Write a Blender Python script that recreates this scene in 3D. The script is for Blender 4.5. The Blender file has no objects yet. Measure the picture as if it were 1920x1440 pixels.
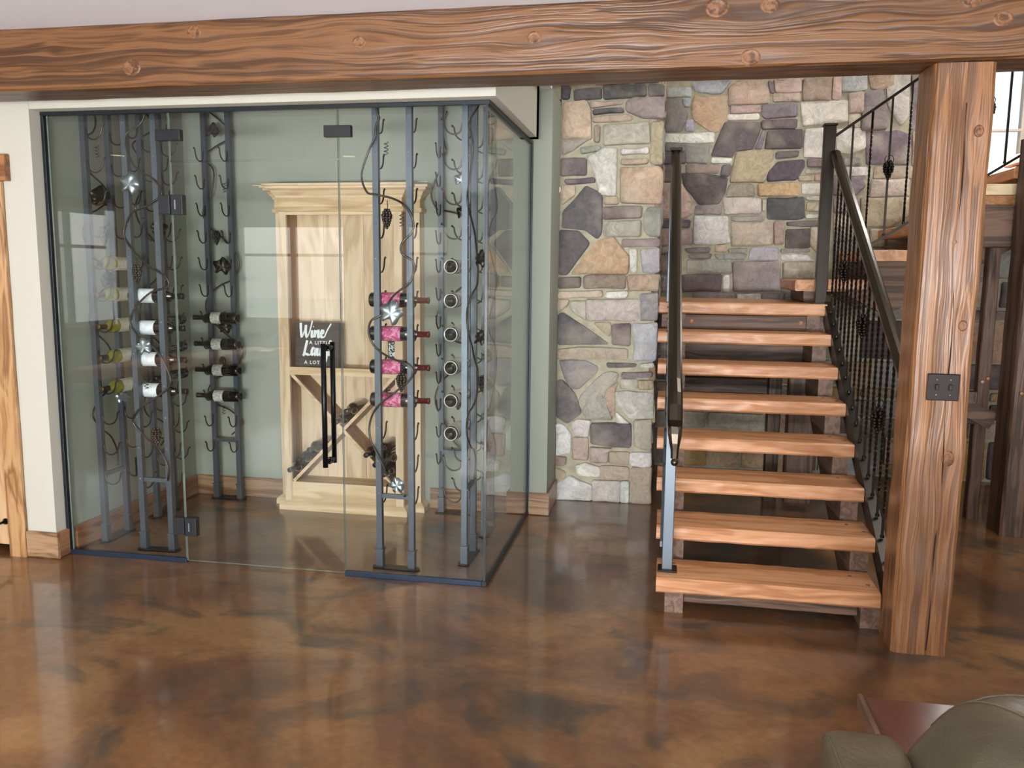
import bpy, bmesh, math, random
from mathutils import Vector, Matrix, noise
random.seed(11)
R = math.radians
SC = bpy.context.scene
COL = SC.collection

# ------------------------------------------------------------------ camera
cam = bpy.data.cameras.new('camera'); camo = bpy.data.objects.new('camera', cam); COL.objects.link(camo)
cam.sensor_width = 36; cam.lens = 1567.8 / 1920 * 36; cam.clip_start = .05; cam.clip_end = 100
yaw, pitch, roll = .183455, .135313, .0101843
fw = Vector((-math.sin(yaw) * math.cos(pitch), math.cos(yaw) * math.cos(pitch), -math.sin(pitch)))
r0 = Vector((math.cos(yaw), math.sin(yaw), 0)); u0 = r0.cross(fw)
rr = r0 * math.cos(roll) + u0 * math.sin(roll); uu = -r0 * math.sin(roll) + u0 * math.cos(roll)
camo.matrix_world = Matrix(((rr.x, uu.x, -fw.x, 0), (rr.y, uu.y, -fw.y, 0), (rr.z, uu.z, -fw.z, 1.5), (0, 0, 0, 1)))
SC.camera = camo

# ------------------------------------------------------------------ light
SC.view_settings.view_transform = 'Standard'; SC.view_settings.look = 'None'
SC.view_settings.exposure = 0.0; SC.view_settings.gamma = 1; SC.view_settings.use_curve_mapping = False
w = bpy.data.worlds.new('sky'); SC.world = w; w.use_nodes = True
nt = w.node_tree; bg = nt.nodes['Background']; sky = nt.nodes.new('ShaderNodeTexSky')
sky.sky_type = 'NISHITA'; sky.sun_disc = False; sky.sun_elevation = R(38); sky.sun_rotation = R(200); sky.dust_density = 2
hsv = nt.nodes.new('ShaderNodeHueSaturation'); hsv.inputs['Saturation'].default_value = .4
nt.links.new(sky.outputs[0], hsv.inputs['Color']); nt.links.new(hsv.outputs[0], bg.inputs[0]); bg.inputs[1].default_value = .24

def area(name, loc, target, sx, sy, power, colr=(1, 1, 1), spread=180):
    l = bpy.data.lights.new(name, 'AREA'); l.shape = 'RECTANGLE'; l.size = sx; l.size_y = sy
    l.energy = power; l.color = colr; l.spread = R(spread)
    o = bpy.data.objects.new(name, l); COL.objects.link(o); o.location = loc
    o.rotation_euler = (Vector(target) - Vector(loc)).to_track_quat('-Z', 'Y').to_euler()
    return o
DAY = (.93, .97, 1)
# daylight through the big windows behind and beside the viewer
area('daylight_rear_window', (-.65, -4.36, 1.42), (-.65, 4, 2.2), 3.1, 1.8, 310, DAY)
area('daylight_rear_window_east', (2.95, -4.36, 1.42), (2.95, 4, 2.2), 2.5, 1.8, 165, DAY)
area('daylight_rear_window_west', (-5.45, -4.36, 1.42), (-4.2, 4, 1.6), 1.8, 1.5, 26, DAY)
area('daylight_west_window', (-7.36, -1.55, 1.47), (0, 1.0, 1.3), 1.7, 1.5, 26, DAY)
# added fill lamp, aimed up from the rear windows to brighten the ceiling
area('ceiling_fill_light', (-.65, -4.30, .62), (-1.2, 1.8, 2.6), 3.0, .35, 330, (.95, .97, 1), 110)
# upstairs daylight falling into the stair hall
area('daylight_stair_hall', (2.2, 4.6, 5.15), (1.0, 5.9, 0), 2.6, 1.4, 130, (1, .99, .97))
area('daylight_stair_window', (2.12, 6.36, 2.75), (1.2, 3.5, 1.2), .30, 1.1, 16, (1, .98, .96))
# low sun through the rear windows, landing on the floor behind the viewer
sun = bpy.data.lights.new('sun', 'SUN'); sun.energy = 12; sun.angle = R(.6); sun.color = (1, .93, .82)
so = bpy.data.objects.new('sun', sun); COL.objects.link(so); so.rotation_euler = Vector((.10, .93, -.355)).to_track_quat('-Z', 'Y').to_euler()
# recessed can lamps: room and wine room
for n, (x, y, z, p) in enumerate(((-2.94, 0.0, 2.515, 22), (-5.16, -2.5, 2.515, 22), (-2.89, -2.2, 2.515, 22), (1.5, .2, 2.515, 22), (-.7, .2, 2.515, 18), (-5.1, .3, 2.515, 18))):
    a = area('can_lamp', (x, y, z - .012), (x, y, 0), .11, .11, p, (1, .90, .78), 140); a.data.shape = 'DISK'

# ------------------------------------------------------------------ materials
def srgb(h):
    if isinstance(h, str):
        h = h.lstrip('#'); h = [int(h[i:i + 2], 16) for i in (0, 2, 4)]
    v = [c / 255 for c in h]
    return tuple([(c / 12.92 if c <= .04045 else ((c + .055) / 1.055) ** 2.4) for c in v] + [1])
def base(name):
    m = bpy.data.materials.new(name); m.use_nodes = True
    return m, m.node_tree, m.node_tree.nodes['Principled BSDF']
def N(t, kind, **kw):
    n = t.nodes.new(kind)
    for k, v in kw.items():
        if k.startswith('i_'):
            k = k[2:]; n.inputs[int(k) if k.isdigit() else k.replace('_', ' ')].default_value = v
        else: setattr(n, k, v)
    return n
def L(t, a, b): t.links.new(a, b)
def ramp(t, fac, stops):
    n = t.nodes.new('ShaderNodeValToRGB'); e = n.color_ramp.elements
    while len(e) < len(stops): e.new(.5)
    for q, (p, c) in zip(e, stops): q.position = p; q.color = srgb(c) if not isinstance(c, tuple) or len(c) == 3 else c
    L(t, fac, n.inputs[0]); return n.outputs[0]
def bump(t, h, bs, strength=.3, dist=.01):
    b = N(t, 'ShaderNodeBump', i_Strength=strength, i_Distance=dist); L(t, h, b.inputs['Height']); L(t, b.outputs[0], bs.inputs['Normal']); return b
def plain(name, c, rough=.5, metal=0, coat=0, noisy=0):
    m, t, b = base(name); b.inputs['Base Color'].default_value = srgb(c); b.inputs['Roughness'].default_value = rough
    b.inputs['Metallic'].default_value = metal; b.inputs['Coat Weight'].default_value = coat; b.inputs['Coat Roughness'].default_value = .08
    if noisy:
        n = N(t, 'ShaderNodeTexNoise', i_Scale=noisy, i_Detail=4.0); tc = N(t, 'ShaderNodeTexCoord'); L(t, tc.outputs['Object'], n.inputs[0])
        c1 = [max(0, v * .82) for v in srgb(c)[:3]] + [1]; c2 = [min(1, v * 1.15) for v in srgb(c)[:3]] + [1]
        L(t, ramp(t, n.outputs[0], ((.3, tuple(c1)), (.7, tuple(c2)))), b.inputs['Base Color']); bump(t, n.outputs[0], b, .12, .002)
    return m
def wood(name, lo, mid, hi, axis=0, across=16, rough=.45, relief=.35, knots=True, rim=.004, coat=0, stretch=.9, dist_=1.4, warped=False):
    m, t, b = base(name); b.inputs['Roughness'].default_value = rough; b.inputs['Coat Weight'].default_value = coat; b.inputs['Coat Roughness'].default_value = .18
    tc = N(t, 'ShaderNodeTexCoord'); oi = N(t, 'ShaderNodeObjectInfo')
    rnd = N(t, 'ShaderNodeVectorMath', operation='SCALE', i_3=37.0)
    cv = N(t, 'ShaderNodeCombineXYZ'); L(t, oi.outputs['Random'], cv.inputs[0]); L(t, oi.outputs['Random'], cv.inputs[1]); L(t, oi.outputs['Random'], cv.inputs[2]); L(t, cv.outputs[0], rnd.inputs[0])
    add = N(t, 'ShaderNodeVectorMath', operation='ADD'); co = tc.outputs['Object']
    if warped: co = N(t, 'ShaderNodeAttribute', attribute_name='grain').outputs['Vector']   # grain that flows round the knots
    L(t, co, add.inputs[0]); L(t, rnd.outputs[0], add.inputs[1])
    # distort the coordinates, strongest round knots
    s = [across] * 3; s[axis] = stretch
    big = N(t, 'ShaderNodeTexNoise', i_Scale=1.0, i_Detail=2.0)
    mp0 = N(t, 'ShaderNodeMapping'); sc = [3.2] * 3; sc[axis] = 1.5; mp0.inputs['Scale'].default_value = sc; L(t, add.outputs[0], mp0.inputs[0]); L(t, mp0.outputs[0], big.inputs[0])
    mp = N(t, 'ShaderNodeMapping'); mp.inputs['Scale'].default_value = s; L(t, add.outputs[0], mp.inputs[0])
    va = N(t, 'ShaderNodeVectorMath', operation='SCALE', i_3=dist_); L(t, big.outputs['Color'], va.inputs[0])
    vb = N(t, 'ShaderNodeVectorMath', operation='ADD'); L(t, mp.outputs[0], vb.inputs[0]); L(t, va.outputs[0], vb.inputs[1])
    g = N(t, 'ShaderNodeTexNoise', i_Scale=1.0, i_Detail=3.0, i_Roughness=.55); L(t, vb.outputs[0], g.inputs[0])
    # ring lines
    mu = N(t, 'ShaderNodeMath', operation='MULTIPLY', i_1=26.0); L(t, g.outputs[0], mu.inputs[0])
    sn = N(t, 'ShaderNodeMath', operation='SINE'); L(t, mu.outputs[0], sn.inputs[0])
    mr = N(t, 'ShaderNodeMapRange'); mr.inputs[1].default_value = -1; mr.inputs[2].default_value = 1; L(t, sn.outputs[0], mr.inputs[0])
    fine = N(t, 'ShaderNodeTexNoise', i_Scale=1.0, i_Detail=2.0)
    mp2 = N(t, 'ShaderNodeMapping'); s2 = [170] * 3; s2[axis] = 5; mp2.inputs['Scale'].default_value = s2; L(t, add.outputs[0], mp2.inputs[0]); L(t, mp2.outputs[0], fine.inputs[0])
    mx = N(t, 'ShaderNodeMath', operation='MULTIPLY_ADD', i_1=.38); L(t, mr.outputs[0], mx.inputs[0])
    m2 = N(t, 'ShaderNodeMath', operation='MULTIPLY', i_1=.5); L(t, g.outputs[0], m2.inputs[0]); L(t, m2.outputs[0], mx.inputs[2])
    m3 = N(t, 'ShaderNodeMath', operation='MULTIPLY_ADD', i_1=.22); L(t, fine.outputs[0], m3.inputs[0]); L(t, mx.outputs[0], m3.inputs[2])
    col = ramp(t, m3.outputs[0], ((.25, lo), (.5, mid), (.8, hi)))
    if knots:
        vk = N(t, 'ShaderNodeTexVoronoi', i_Scale=1.0); mk = N(t, 'ShaderNodeMapping'); s3 = [4.4] * 3; s3[axis] = 2.6; mk.inputs['Scale'].default_value = s3
        L(t, add.outputs[0], mk.inputs[0]); L(t, mk.outputs[0], vk.inputs[0])
        kr = ramp(t, vk.outputs['Distance'], ((.05, (1., 1., 1., 1.)), (.13, (0., 0., 0., 1.))))
        mc = N(t, 'ShaderNodeMix', data_type='RGBA'); km = N(t, 'ShaderNodeMath', operation='MULTIPLY', i_1=.6); L(t, kr, km.inputs[0])
        L(t, km.outputs[0], mc.inputs[0]); L(t, col, mc.inputs[6]); mc.inputs[7].default_value = srgb(lo); col = mc.outputs[2]
    L(t, col, b.inputs['Base Color'])
    bump(t, m3.outputs[0], b, relief, rim)
    return m
MAT = {}
MAT['beam'] = wood('hewn_fir_stained', '3c220d', '5e3c1f', '7a5230', 0, 26, .42, .6, False, .005, .12, .5, 1.5, True)
MAT['post'] = wood('hewn_post_stained', '5a3a20', '7c5230', '946640', 2, 34, .36, .7, False, .006, .25, .6, 1.2, True)
MAT['tread'] = wood('fir_tread', 'a26c44', 'ba8257', 'cb976f', 0, 12, .45, .25, True, .002, .1, .6, 1.5)
MAT['tready'] = wood('fir_tread_end', 'a06c42', 'bc8455', 'cb966a', 1, 12, .45, .25, True, .002, .1, .6, 1.5)
MAT['dark'] = wood('dark_timber', '33231a', '59402f', '745744', 0, 16, .55, .5, True, .004)
MAT['darkz'] = wood('dark_timber_upright', '2b1c13', '4d3526', '65493a', 2, 18, .5, .5, True, .004)
MAT['darky'] = wood('dark_timber_cross', '54402f', '6b5142', '7d6353', 1, 16, .55, .5, False, .004)
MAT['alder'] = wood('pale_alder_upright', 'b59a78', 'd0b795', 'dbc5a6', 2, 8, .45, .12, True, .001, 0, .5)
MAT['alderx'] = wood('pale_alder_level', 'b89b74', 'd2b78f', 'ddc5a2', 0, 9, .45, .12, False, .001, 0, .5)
MAT['alders'] = wood('alder_shaded', '8a6a52', '9d7c62', 'ab8c72', 2, 8, .55, .1, False, .001, 0, .5)  # same alder, with the shade on sides and dividers put into the colour
MAT['skirt'] = wood('rustic_skirting', '5c4129', '8a694a', 'a98867', 0, 13, .4, .4, True, .003, .2)
MAT['skirty'] = wood('rustic_skirting_side', '5a3c26', '84593a', '9f7450', 1, 13, .4, .3, True, .003, .2)
MAT['casing'] = wood('door_casing', '77502f', 'a87c50', 'c09769', 2, 15, .4, .3, True, .003, .2, .8, 2.0)
MAT['casingx'] = wood('door_header', '633d22', '925e37', 'a87146', 0, 15, .4, .3, True, .003, .2)
MAT['doorwood'] = wood('door_wood', 'a8825a', 'c79f74', 'd4b088', 2, 9, .35, .1, False, .001, .3)
MAT['table'] = wood('dark_table_top', '2e1712', '4a2820', '5a342a', 1, 10, .3, .1, False, .001, .3)
MAT['signwood'] = wood('grey_brown_sign', '332b26', '443b34', '51473f', 0, 12, .6, .2, False, .001)

MAT['metal'] = plain('gunmetal_steel', '586068', .42, .7)
MAT['metaldark'] = plain('dark_steel', '2f2a26', .32, .9)
MAT['hand'] = plain('handrail_steel', '4d453d', .25, .9)
MAT['black'] = plain('black_metal', '15161a', .3, .6)
MAT['hinge'] = plain('hinge_bronze', '2e2f33', .4, .5)
MAT['bronze'] = plain('switch_bronze', '1f1715', .35, .5)
MAT['leaf'] = plain('silvered_leaf', '9aa5a9', .38, .85)
MAT['vine'] = plain('vine_steel', '47423e', .34, .85)
MAT['frame'] = plain('blue_grey_channel', '2c3a4e', .35, .6)
MAT['framedark'] = plain('dark_channel', '262b30', .4, .5)
MAT['ceiling'] = plain('ceiling_white', 'eff3fc', .9)
MAT['wall'] = plain('wall_sage_lit', 'c0bdb0', .85)  # same paint as the sage walls, paled to carry the brighter light
MAT['sage'] = plain('wall_sage', '999e91', .85)
MAT['trim'] = plain('white_trim', 'd9d6cf', .6)
MAT['grille'] = plain('lamp_trim_white', 'e6e2da', .6)

def floor_mat():
    m, t, b = base('stained_concrete'); tc = N(t, 'ShaderNodeTexCoord')
    mp = N(t, 'ShaderNodeMapping'); mp.inputs['Scale'].default_value = (1, 1.35, 1); mp.inputs['Rotation'].default_value = (0, 0, .5); L(t, tc.outputs['Object'], mp.inputs[0])
    n1 = N(t, 'ShaderNodeTexNoise', i_Scale=1.25, i_Detail=8.0, i_Roughness=.6, i_Distortion=.7); L(t, mp.outputs[0], n1.inputs[0])
    n2 = N(t, 'ShaderNodeTexNoise', i_Scale=1.9, i_Detail=6.0, i_Roughness=.55, i_Distortion=1.2); L(t, mp.outputs[0], n2.inputs[0])
    n3 = N(t, 'ShaderNodeTexNoise', i_Scale=30.0, i_Detail=5.0); L(t, tc.outputs['Object'], n3.inputs[0])
    c1 = ramp(t, n1.outputs[0], ((.28, '402c1b'), (.43, '634228'), (.55, '7c5531'), (.70, '947044')))
    f = ramp(t, n2.outputs[0], ((.36, (1., 1., 1., 1.)), (.47, (0., 0., 0., 1.))))
    mk = N(t, 'ShaderNodeMath', operation='MULTIPLY', i_1=.85); L(t, f, mk.inputs[0])
    mx = N(t, 'ShaderNodeMix', data_type='RGBA'); L(t, mk.outputs[0], mx.inputs[0]); L(t, c1, mx.inputs[6]); mx.inputs[7].default_value = srgb('39302a')
    f2 = ramp(t, n2.outputs[0], ((.58, (0., 0., 0., 1.)), (.7, (1., 1., 1., 1.))))
    mk2 = N(t, 'ShaderNodeMath', operation='MULTIPLY', i_1=.45); L(t, f2, mk2.inputs[0])
    mx2 = N(t, 'ShaderNodeMix', data_type='RGBA'); L(t, mk2.outputs[0], mx2.inputs[0]); L(t, mx.outputs[2], mx2.inputs[6]); mx2.inputs[7].default_value = srgb('6a4238')
    hs = N(t, 'ShaderNodeHueSaturation'); L(t, mx2.outputs[2], hs.inputs['Color'])
    mr = N(t, 'ShaderNodeMapRange'); mr.inputs[1].default_value = .3; mr.inputs[2].default_value = .7; mr.inputs[3].default_value = .82; mr.inputs[4].default_value = 1.12
    L(t, n3.outputs[0], mr.inputs[0]); L(t, mr.outputs[0], hs.inputs['Value']); L(t, hs.outputs[0], b.inputs['Base Color'])
    b.inputs['Roughness'].default_value = .32; b.inputs['Coat Weight'].default_value = .8; b.inputs['Coat Roughness'].default_value = .09
    n4 = N(t, 'ShaderNodeTexNoise', i_Scale=9.0, i_Detail=3.0); L(t, tc.outputs['Object'], n4.inputs[0])
    bu = bump(t, n4.outputs[0], b, .06, .004); L(t, bu.outputs[0], b.inputs['Coat Normal'])
    return m
MAT['floor'] = floor_mat()
def stone_mat():
    m, t, b = base('cut_field_stone'); b.inputs['Roughness'].default_value = .7
    oi = N(t, 'ShaderNodeObjectInfo'); tc = N(t, 'ShaderNodeTexCoord')
    n = N(t, 'ShaderNodeTexNoise', i_Scale=14.0, i_Detail=8.0, i_Roughness=.75, i_Distortion=1.4); L(t, tc.outputs['Object'], n.inputs[0])
    n2 = N(t, 'ShaderNodeTexNoise', i_Scale=4.0, i_Detail=3.0); L(t, tc.outputs['Object'], n2.inputs[0])
    hs = N(t, 'ShaderNodeHueSaturation'); L(t, oi.outputs['Color'], hs.inputs['Color'])
    mr = N(t, 'ShaderNodeMapRange'); mr.inputs[1].default_value = .25; mr.inputs[2].default_value = .75; mr.inputs[3].default_value = .62; mr.inputs[4].default_value = 1.62
    L(t, n.outputs[0], mr.inputs[0]); L(t, mr.outputs[0], hs.inputs['Value'])
    mx = N(t, 'ShaderNodeMix', data_type='RGBA'); f = ramp(t, n2.outputs[0], ((.52, (0., 0., 0., 1.)), (.72, (.5, .5, .5, 1.)))); L(t, f, mx.inputs[0]); L(t, hs.outputs[0], mx.inputs[6]); mx.inputs[7].default_value = srgb('c2b6a6')
    L(t, mx.outputs[2], b.inputs['Base Color']); bump(t, n.outputs[0], b, .9, .016); return m
MAT['stone'] = stone_mat()
MAT['mortar'] = plain('lime_mortar', 'b0aa93', .9, noisy=25)

def glass_mat(name, tint=(.972, .985, .98), extra=0.0):
    m = bpy.data.materials.new(name); m.use_nodes = True; t = m.node_tree; t.nodes.clear()
    o = N(t, 'ShaderNodeOutputMaterial'); tr = N(t, 'ShaderNodeBsdfTransparent'); tr.inputs[0].default_value = (*tint, 1)
    gl = N(t, 'ShaderNodeBsdfGlossy'); gl.inputs['Roughness'].default_value = .0
    fr = N(t, 'ShaderNodeFresnel'); ge = N(t, 'ShaderNodeNewGeometry'); io = N(t, 'ShaderNodeMapRange'); io.inputs[3].default_value = 1.42; io.inputs[4].default_value = 1 / 1.42
    L(t, ge.outputs['Backfacing'], io.inputs[0]); L(t, io.outputs[0], fr.inputs['IOR'])   # the same reflectance from either side of the sheet
    mx = N(t, 'ShaderNodeMixShader'); L(t, fr.outputs[0], mx.inputs[0]); L(t, tr.outputs[0], mx.inputs[1]); L(t, gl.outputs[0], mx.inputs[2]); L(t, mx.outputs[0], o.inputs[0])
    return m
MAT['glass'] = glass_mat('clear_glass'); MAT['edgedark'] = plain('glass_edge_dark', '26302f', .2, 0, .5); MAT['edge'] = plain('glass_edge', '8fa39c', .15, 0, .5)
MAT['windowglass'] = glass_mat('window_glass', (.98, .98, .98))
def emit(name, c, s):
    m = bpy.data.materials.new(name); m.use_nodes = True; t = m.node_tree; t.nodes.clear()
    o = N(t, 'ShaderNodeOutputMaterial'); e = N(t, 'ShaderNodeEmission'); e.inputs[0].default_value = srgb(c); e.inputs[1].default_value = s; L(t, e.outputs[0], o.inputs[0]); return m
MAT['lampface'] = emit('lamp_face', 'ffe9cc', 9)
def bottle_glass(name, c, rough=.08):
    return plain(name, c, rough, 0, 1)
MAT['bdark'] = bottle_glass('dark_bottle_glass', '0d0b0c'); MAT['bgreen'] = bottle_glass('olive_bottle_glass', '7d7a2c'); MAT['bbrown'] = bottle_glass('brown_bottle_glass', '1c1110')
MAT['rimglint'] = plain('painted_rim_glint', 'a3a7a3', .15, 0, 1); MAT['capred'] = plain('burgundy_capsule', '5e1420', .25, .4); MAT['capblack'] = plain('black_capsule', '161214', .3, .2); MAT['capgold'] = plain('bronze_capsule', '4a3a26', .3, .6)  # first one: glint on the bottle base rim, put in as colour
def label_mat(name, c1, c2, sc, lo=.45, hi=.55):
    m, t, b = base(name); tc = N(t, 'ShaderNodeTexCoord'); n = N(t, 'ShaderNodeTexNoise', i_Scale=sc, i_Detail=2.0, i_Distortion=1.5); L(t, tc.outputs['Object'], n.inputs[0])
    L(t, ramp(t, n.outputs[0], ((lo, c1), (hi, c2))), b.inputs['Base Color']); b.inputs['Roughness'].default_value = .5; return m
MAT['lpink'] = label_mat('pink_label', 'a83a66', 'c9889f', 42, .5, .56); MAT['lwhite'] = label_mat('white_label', 'd4dcde', 'e6eaea', 20)
MAT['lcream'] = label_mat('cream_label', '9a9c92', 'd8d8cc', 90, .42, .5); MAT['lplain'] = label_mat('ivory_label', 'c8c6b4', 'd8d6c6', 30)
def leather():
    m, t, b = base('olive_brown_leather'); tc = N(t, 'ShaderNodeTexCoord'); n = N(t, 'ShaderNodeTexNoise', i_Scale=5.0, i_Detail=4.0, i_Distortion=1.0); L(t, tc.outputs['Object'], n.inputs[0])
    v = N(t, 'ShaderNodeTexVoronoi', i_Scale=320.0); L(t, tc.outputs['Object'], v.inputs[0])
    L(t, ramp(t, n.outputs[0], ((.3, '3d3829'), (.7, '544b39'))), b.inputs['Base Color']); b.inputs['Roughness'].default_value = .36
    mm = N(t, 'ShaderNodeMath', operation='MULTIPLY_ADD', i_1=.02); L(t, v.outputs[0], mm.inputs[0]); L(t, n.outputs[0], mm.inputs[2]); bump(t, mm.outputs[0], b, .6, .02); return m
MAT['leather'] = leather(); MAT['piping'] = plain('leather_piping', '544d3a', .45)

# ------------------------------------------------------------------ mesh helpers
class M:
    def __init__(s): s.v = []; s.f = []; s.sm = []
    def add(s, vs, fs, smooth=False):
        o = len(s.v); s.v += [tuple(v) for v in vs]; s.f += [tuple(i + o for i in f) for f in fs]; s.sm += [smooth] * len(fs); return s
    def box(s, a, b, ch=0):
        x0, y0, z0 = a; x1, y1, z1 = b
        if ch <= 0:
            v = [(x0, y0, z0), (x1, y0, z0), (x1, y1, z0), (x0, y1, z0), (x0, y0, z1), (x1, y0, z1), (x1, y1, z1), (x0, y1, z1)]
            return s.add(v, [(3, 2, 1, 0), (4, 5, 6, 7), (0, 1, 5, 4), (1, 2, 6, 5), (2, 3, 7, 6), (3, 0, 4, 7)])
        bm = bmesh.new(); bmesh.ops.create_cube(bm, size=1)
        for q in bm.verts: q.co = Vector(((x0 + x1) / 2 + q.co.x * (x1 - x0), (y0 + y1) / 2 + q.co.y * (y1 - y0), (z0 + z1) / 2 + q.co.z * (z1 - z0)))
        bmesh.ops.bevel(bm, geom=bm.edges[:], offset=ch, segments=2, affect='EDGES', profile=.5)
        bm.verts.index_update(); s.add([q.co[:] for q in bm.verts], [[q.index for q in f.verts] for f in bm.faces]); bm.free(); return s
    def obox(s, c, ax, ay, az, hx, hy, hz):   # oriented box
        c, ax, ay, az = map(Vector, (c, ax, ay, az)); v = []
        for k in (-1, 1):
            for i, j in ((-1, -1), (1, -1), (1, 1), (-1, 1)): v.append(c + ax * hx * i + ay * hy * j + az * hz * k)
        return s.add(v, [(3, 2, 1, 0), (4, 5, 6, 7), (0, 1, 5, 4), (1, 2, 6, 5), (2, 3, 7, 6), (3, 0, 4, 7)])
    def tube(s, pts, rad, n=6, cap=True, twist=0):
        pts = [Vector(p) for p in pts]; rads = rad if isinstance(rad, (list, tuple)) else [rad] * len(pts)
        rings = []; ref = None
        for i, p in enumerate(pts):
            d = (pts[min(i + 1, len(pts) - 1)] - pts[max(i - 1, 0)]).normalized()
            if ref is None: ref = Vector((0, 0, 1)).cross(d) if abs(d.z) < .9 else Vector((1, 0, 0)).cross(d)
            ref = (ref - d * ref.dot(d)).normalized(); b = d.cross(ref)
            rings.append([p + (ref * math.cos(6.28318 * k / n + twist * i) + b * math.sin(6.28318 * k / n + twist * i)) * rads[i] for k in range(n)])
        v = [q for r_ in rings for q in r_]; f = []
        for i in range(len(pts) - 1):
            for k in range(n): f.append((i * n + k, i * n + (k + 1) % n, (i + 1) * n + (k + 1) % n, (i + 1) * n + k))
        if cap: f.append(tuple(range(n))[::-1]); f.append(tuple((len(pts) - 1) * n + k for k in range(n)))
        return s.add(v, f, n > 4)
    def lathe(s, prof, c=(0, 0, 0), ax='z', n=20, a0=0, a1=360, cap=False):
        full = abs(a1 - a0) >= 360; m = n if full else n + 1; v = []; f = []
        for (r_, h) in prof:
            for k in range(m):
                a = R(a0 + (a1 - a0) * k / n); x, y = r_ * math.cos(a), r_ * math.sin(a)
                p = {'z': (x, y, h), 'x': (h, x, y), 'y': (y, h, x)}[ax]; v.append((p[0] + c[0], p[1] + c[1], p[2] + c[2]))
        for i in range(len(prof) - 1):
            for k in range(n): f.append((i * m + k, i * m + (k + 1) % m, (i + 1) * m + (k + 1) % m, (i + 1) * m + k))
        return s.add(v, f, True)
    def ball(s, c, r_, n=6, m=4):
        prof = [(r_ * math.sin(math.pi * i / m), -r_ * math.cos(math.pi * i / m)) for i in range(m + 1)]
        return s.lathe(prof, c, 'z', n)
    def hewn(s, a, b, axis, seg=40, side=4, amp=.004, ch=.01, freq=6, wob=.0, smooth=False, seed=0):
        # rough sawn timber lofted along an axis, uneven faces and worn edges
        lo = list(a); hi = list(b); o = [i for i in range(3) if i != axis]; p, q = o
        def ringpts():
            P = []; x0, x1, y0, y1 = lo[p], hi[p], lo[q], hi[q]
            def edge(xa, ya, xb, yb):
                for k in range(side): t_ = k / (side - 1); P.append((xa + (xb - xa) * t_, ya + (yb - ya) * t_))
            edge(x0 + ch, y0, x1 - ch, y0); edge(x1, y0 + ch, x1, y1 - ch); edge(x1 - ch, y1, x0 + ch, y1); edge(x0, y1 - ch, x0, y0 + ch); return P
        P = ringpts(); n = len(P); cx, cy = (lo[p] + hi[p]) / 2, (lo[q] + hi[q]) / 2; v = []; f = []
        for i in range(seg + 1):
            tt = lo[axis] + (hi[axis] - lo[axis]) * i / seg
            for (x, y) in P:
                c3 = [0, 0, 0]; c3[axis] = tt; c3[p] = x; c3[q] = y
                sc = Vector(c3) * freq + Vector((seed, seed * 2, 0)); sc[p] *= 2.4; sc[q] *= 2.4
                d = noise.noise(sc) * amp + noise.noise(Vector((tt * 1.3 + seed, x * 3, y * 3))) * wob
                dx, dy = x - cx, y - cy; l = math.hypot(dx, dy) or 1; c3[p] += dx / l * d; c3[q] += dy / l * d; v.append(c3)
        for i in range(seg):
            for k in range(n):
                f_ = (i * n + k, i * n + (k + 1) % n, (i + 1) * n + (k + 1) % n, (i + 1) * n + k)
                f.append(f_ if axis != 1 else f_[::-1])
        e0 = tuple(range(n))[::-1]; e1 = tuple(seg * n + k for k in range(n))
        f.append(e0 if axis != 1 else e0[::-1]); f.append(e1 if axis != 1 else e1[::-1])
        return s.add(v, f, smooth)
    def prism(s, poly, lo, hi, axis):   # polygon given in the two other axes
        n = len(poly); v = []
        for h in (lo, hi):
            for (x, y) in poly: v.append({0: (h, x, y), 1: (x, h, y), 2: (x, y, h)}[axis])
        f = [(k, (k + 1) % n, n + (k + 1) % n, n + k) for k in range(n)] + [tuple(range(n))[::-1], tuple(n + k for k in range(n))]
        return s.add(v, f)
    def mesh(s, name, off=(0, 0, 0), fix=True):
        me = bpy.data.meshes.new(name); me.from_pydata([(a - off[0], b - off[1], c - off[2]) for a, b, c in s.v], [], s.f)
        me.polygons.foreach_set('use_smooth', s.sm)
        if fix:
            bm = bmesh.new(); bm.from_mesh(me); bmesh.ops.recalc_face_normals(bm, faces=bm.faces); bm.to_mesh(me); bm.free()
        me.update(); return me
def root(o):
    while o.parent: o = o.parent
    return o
def obj(name, mm, mat, parent=None, at=None, fix=True):
    # mm in world coordinates; the origin goes to the parent thing's base (or to `at`)
    if parent is not None:
        off = Vector(root(parent).location); me = mm.mesh(name, off, fix); o = bpy.data.objects.new(name, me); o.parent = parent
        p = parent.parent
    else:
        off = Vector(at) if at else Vector((0, 0, 0)); me = mm.mesh(name, off, fix); o = bpy.data.objects.new(name, me); o.location = off
    me.materials.append(MAT[mat] if isinstance(mat, str) else mat); COL.objects.link(o); return o
def tag(o, label, cat, group=None, kind=None):
    o['label'] = label; o['category'] = cat
    if group: o['group'] = group
    if kind: o['kind'] = kind
    return o
def struct(name, mm, mat, label=None):
    o = obj(name, mm, mat); o['kind'] = 'structure'
    if label: o['label'] = label
    return o
def thing(name, label, cat, loc, group=None):
    o = bpy.data.objects.new(name, None); COL.objects.link(o); o.location = loc; o.empty_display_size = .1; return tag(o, label, cat, group)
def smooth_path(P, n=4):
    P = [Vector(p) for p in P]; out = []
    for i in range(len(P) - 1):
        a, b, c, d = P[max(i - 1, 0)], P[i], P[i + 1], P[min(i + 2, len(P) - 1)]
        for k in range(n):
            t = k / n; out.append(.5 * ((2 * b) + (c - a) * t + (2 * a - 5 * b + 4 * c - d) * t * t + (3 * b - a - 3 * c + d) * t ** 3))
    return out + [P[-1]]

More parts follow.
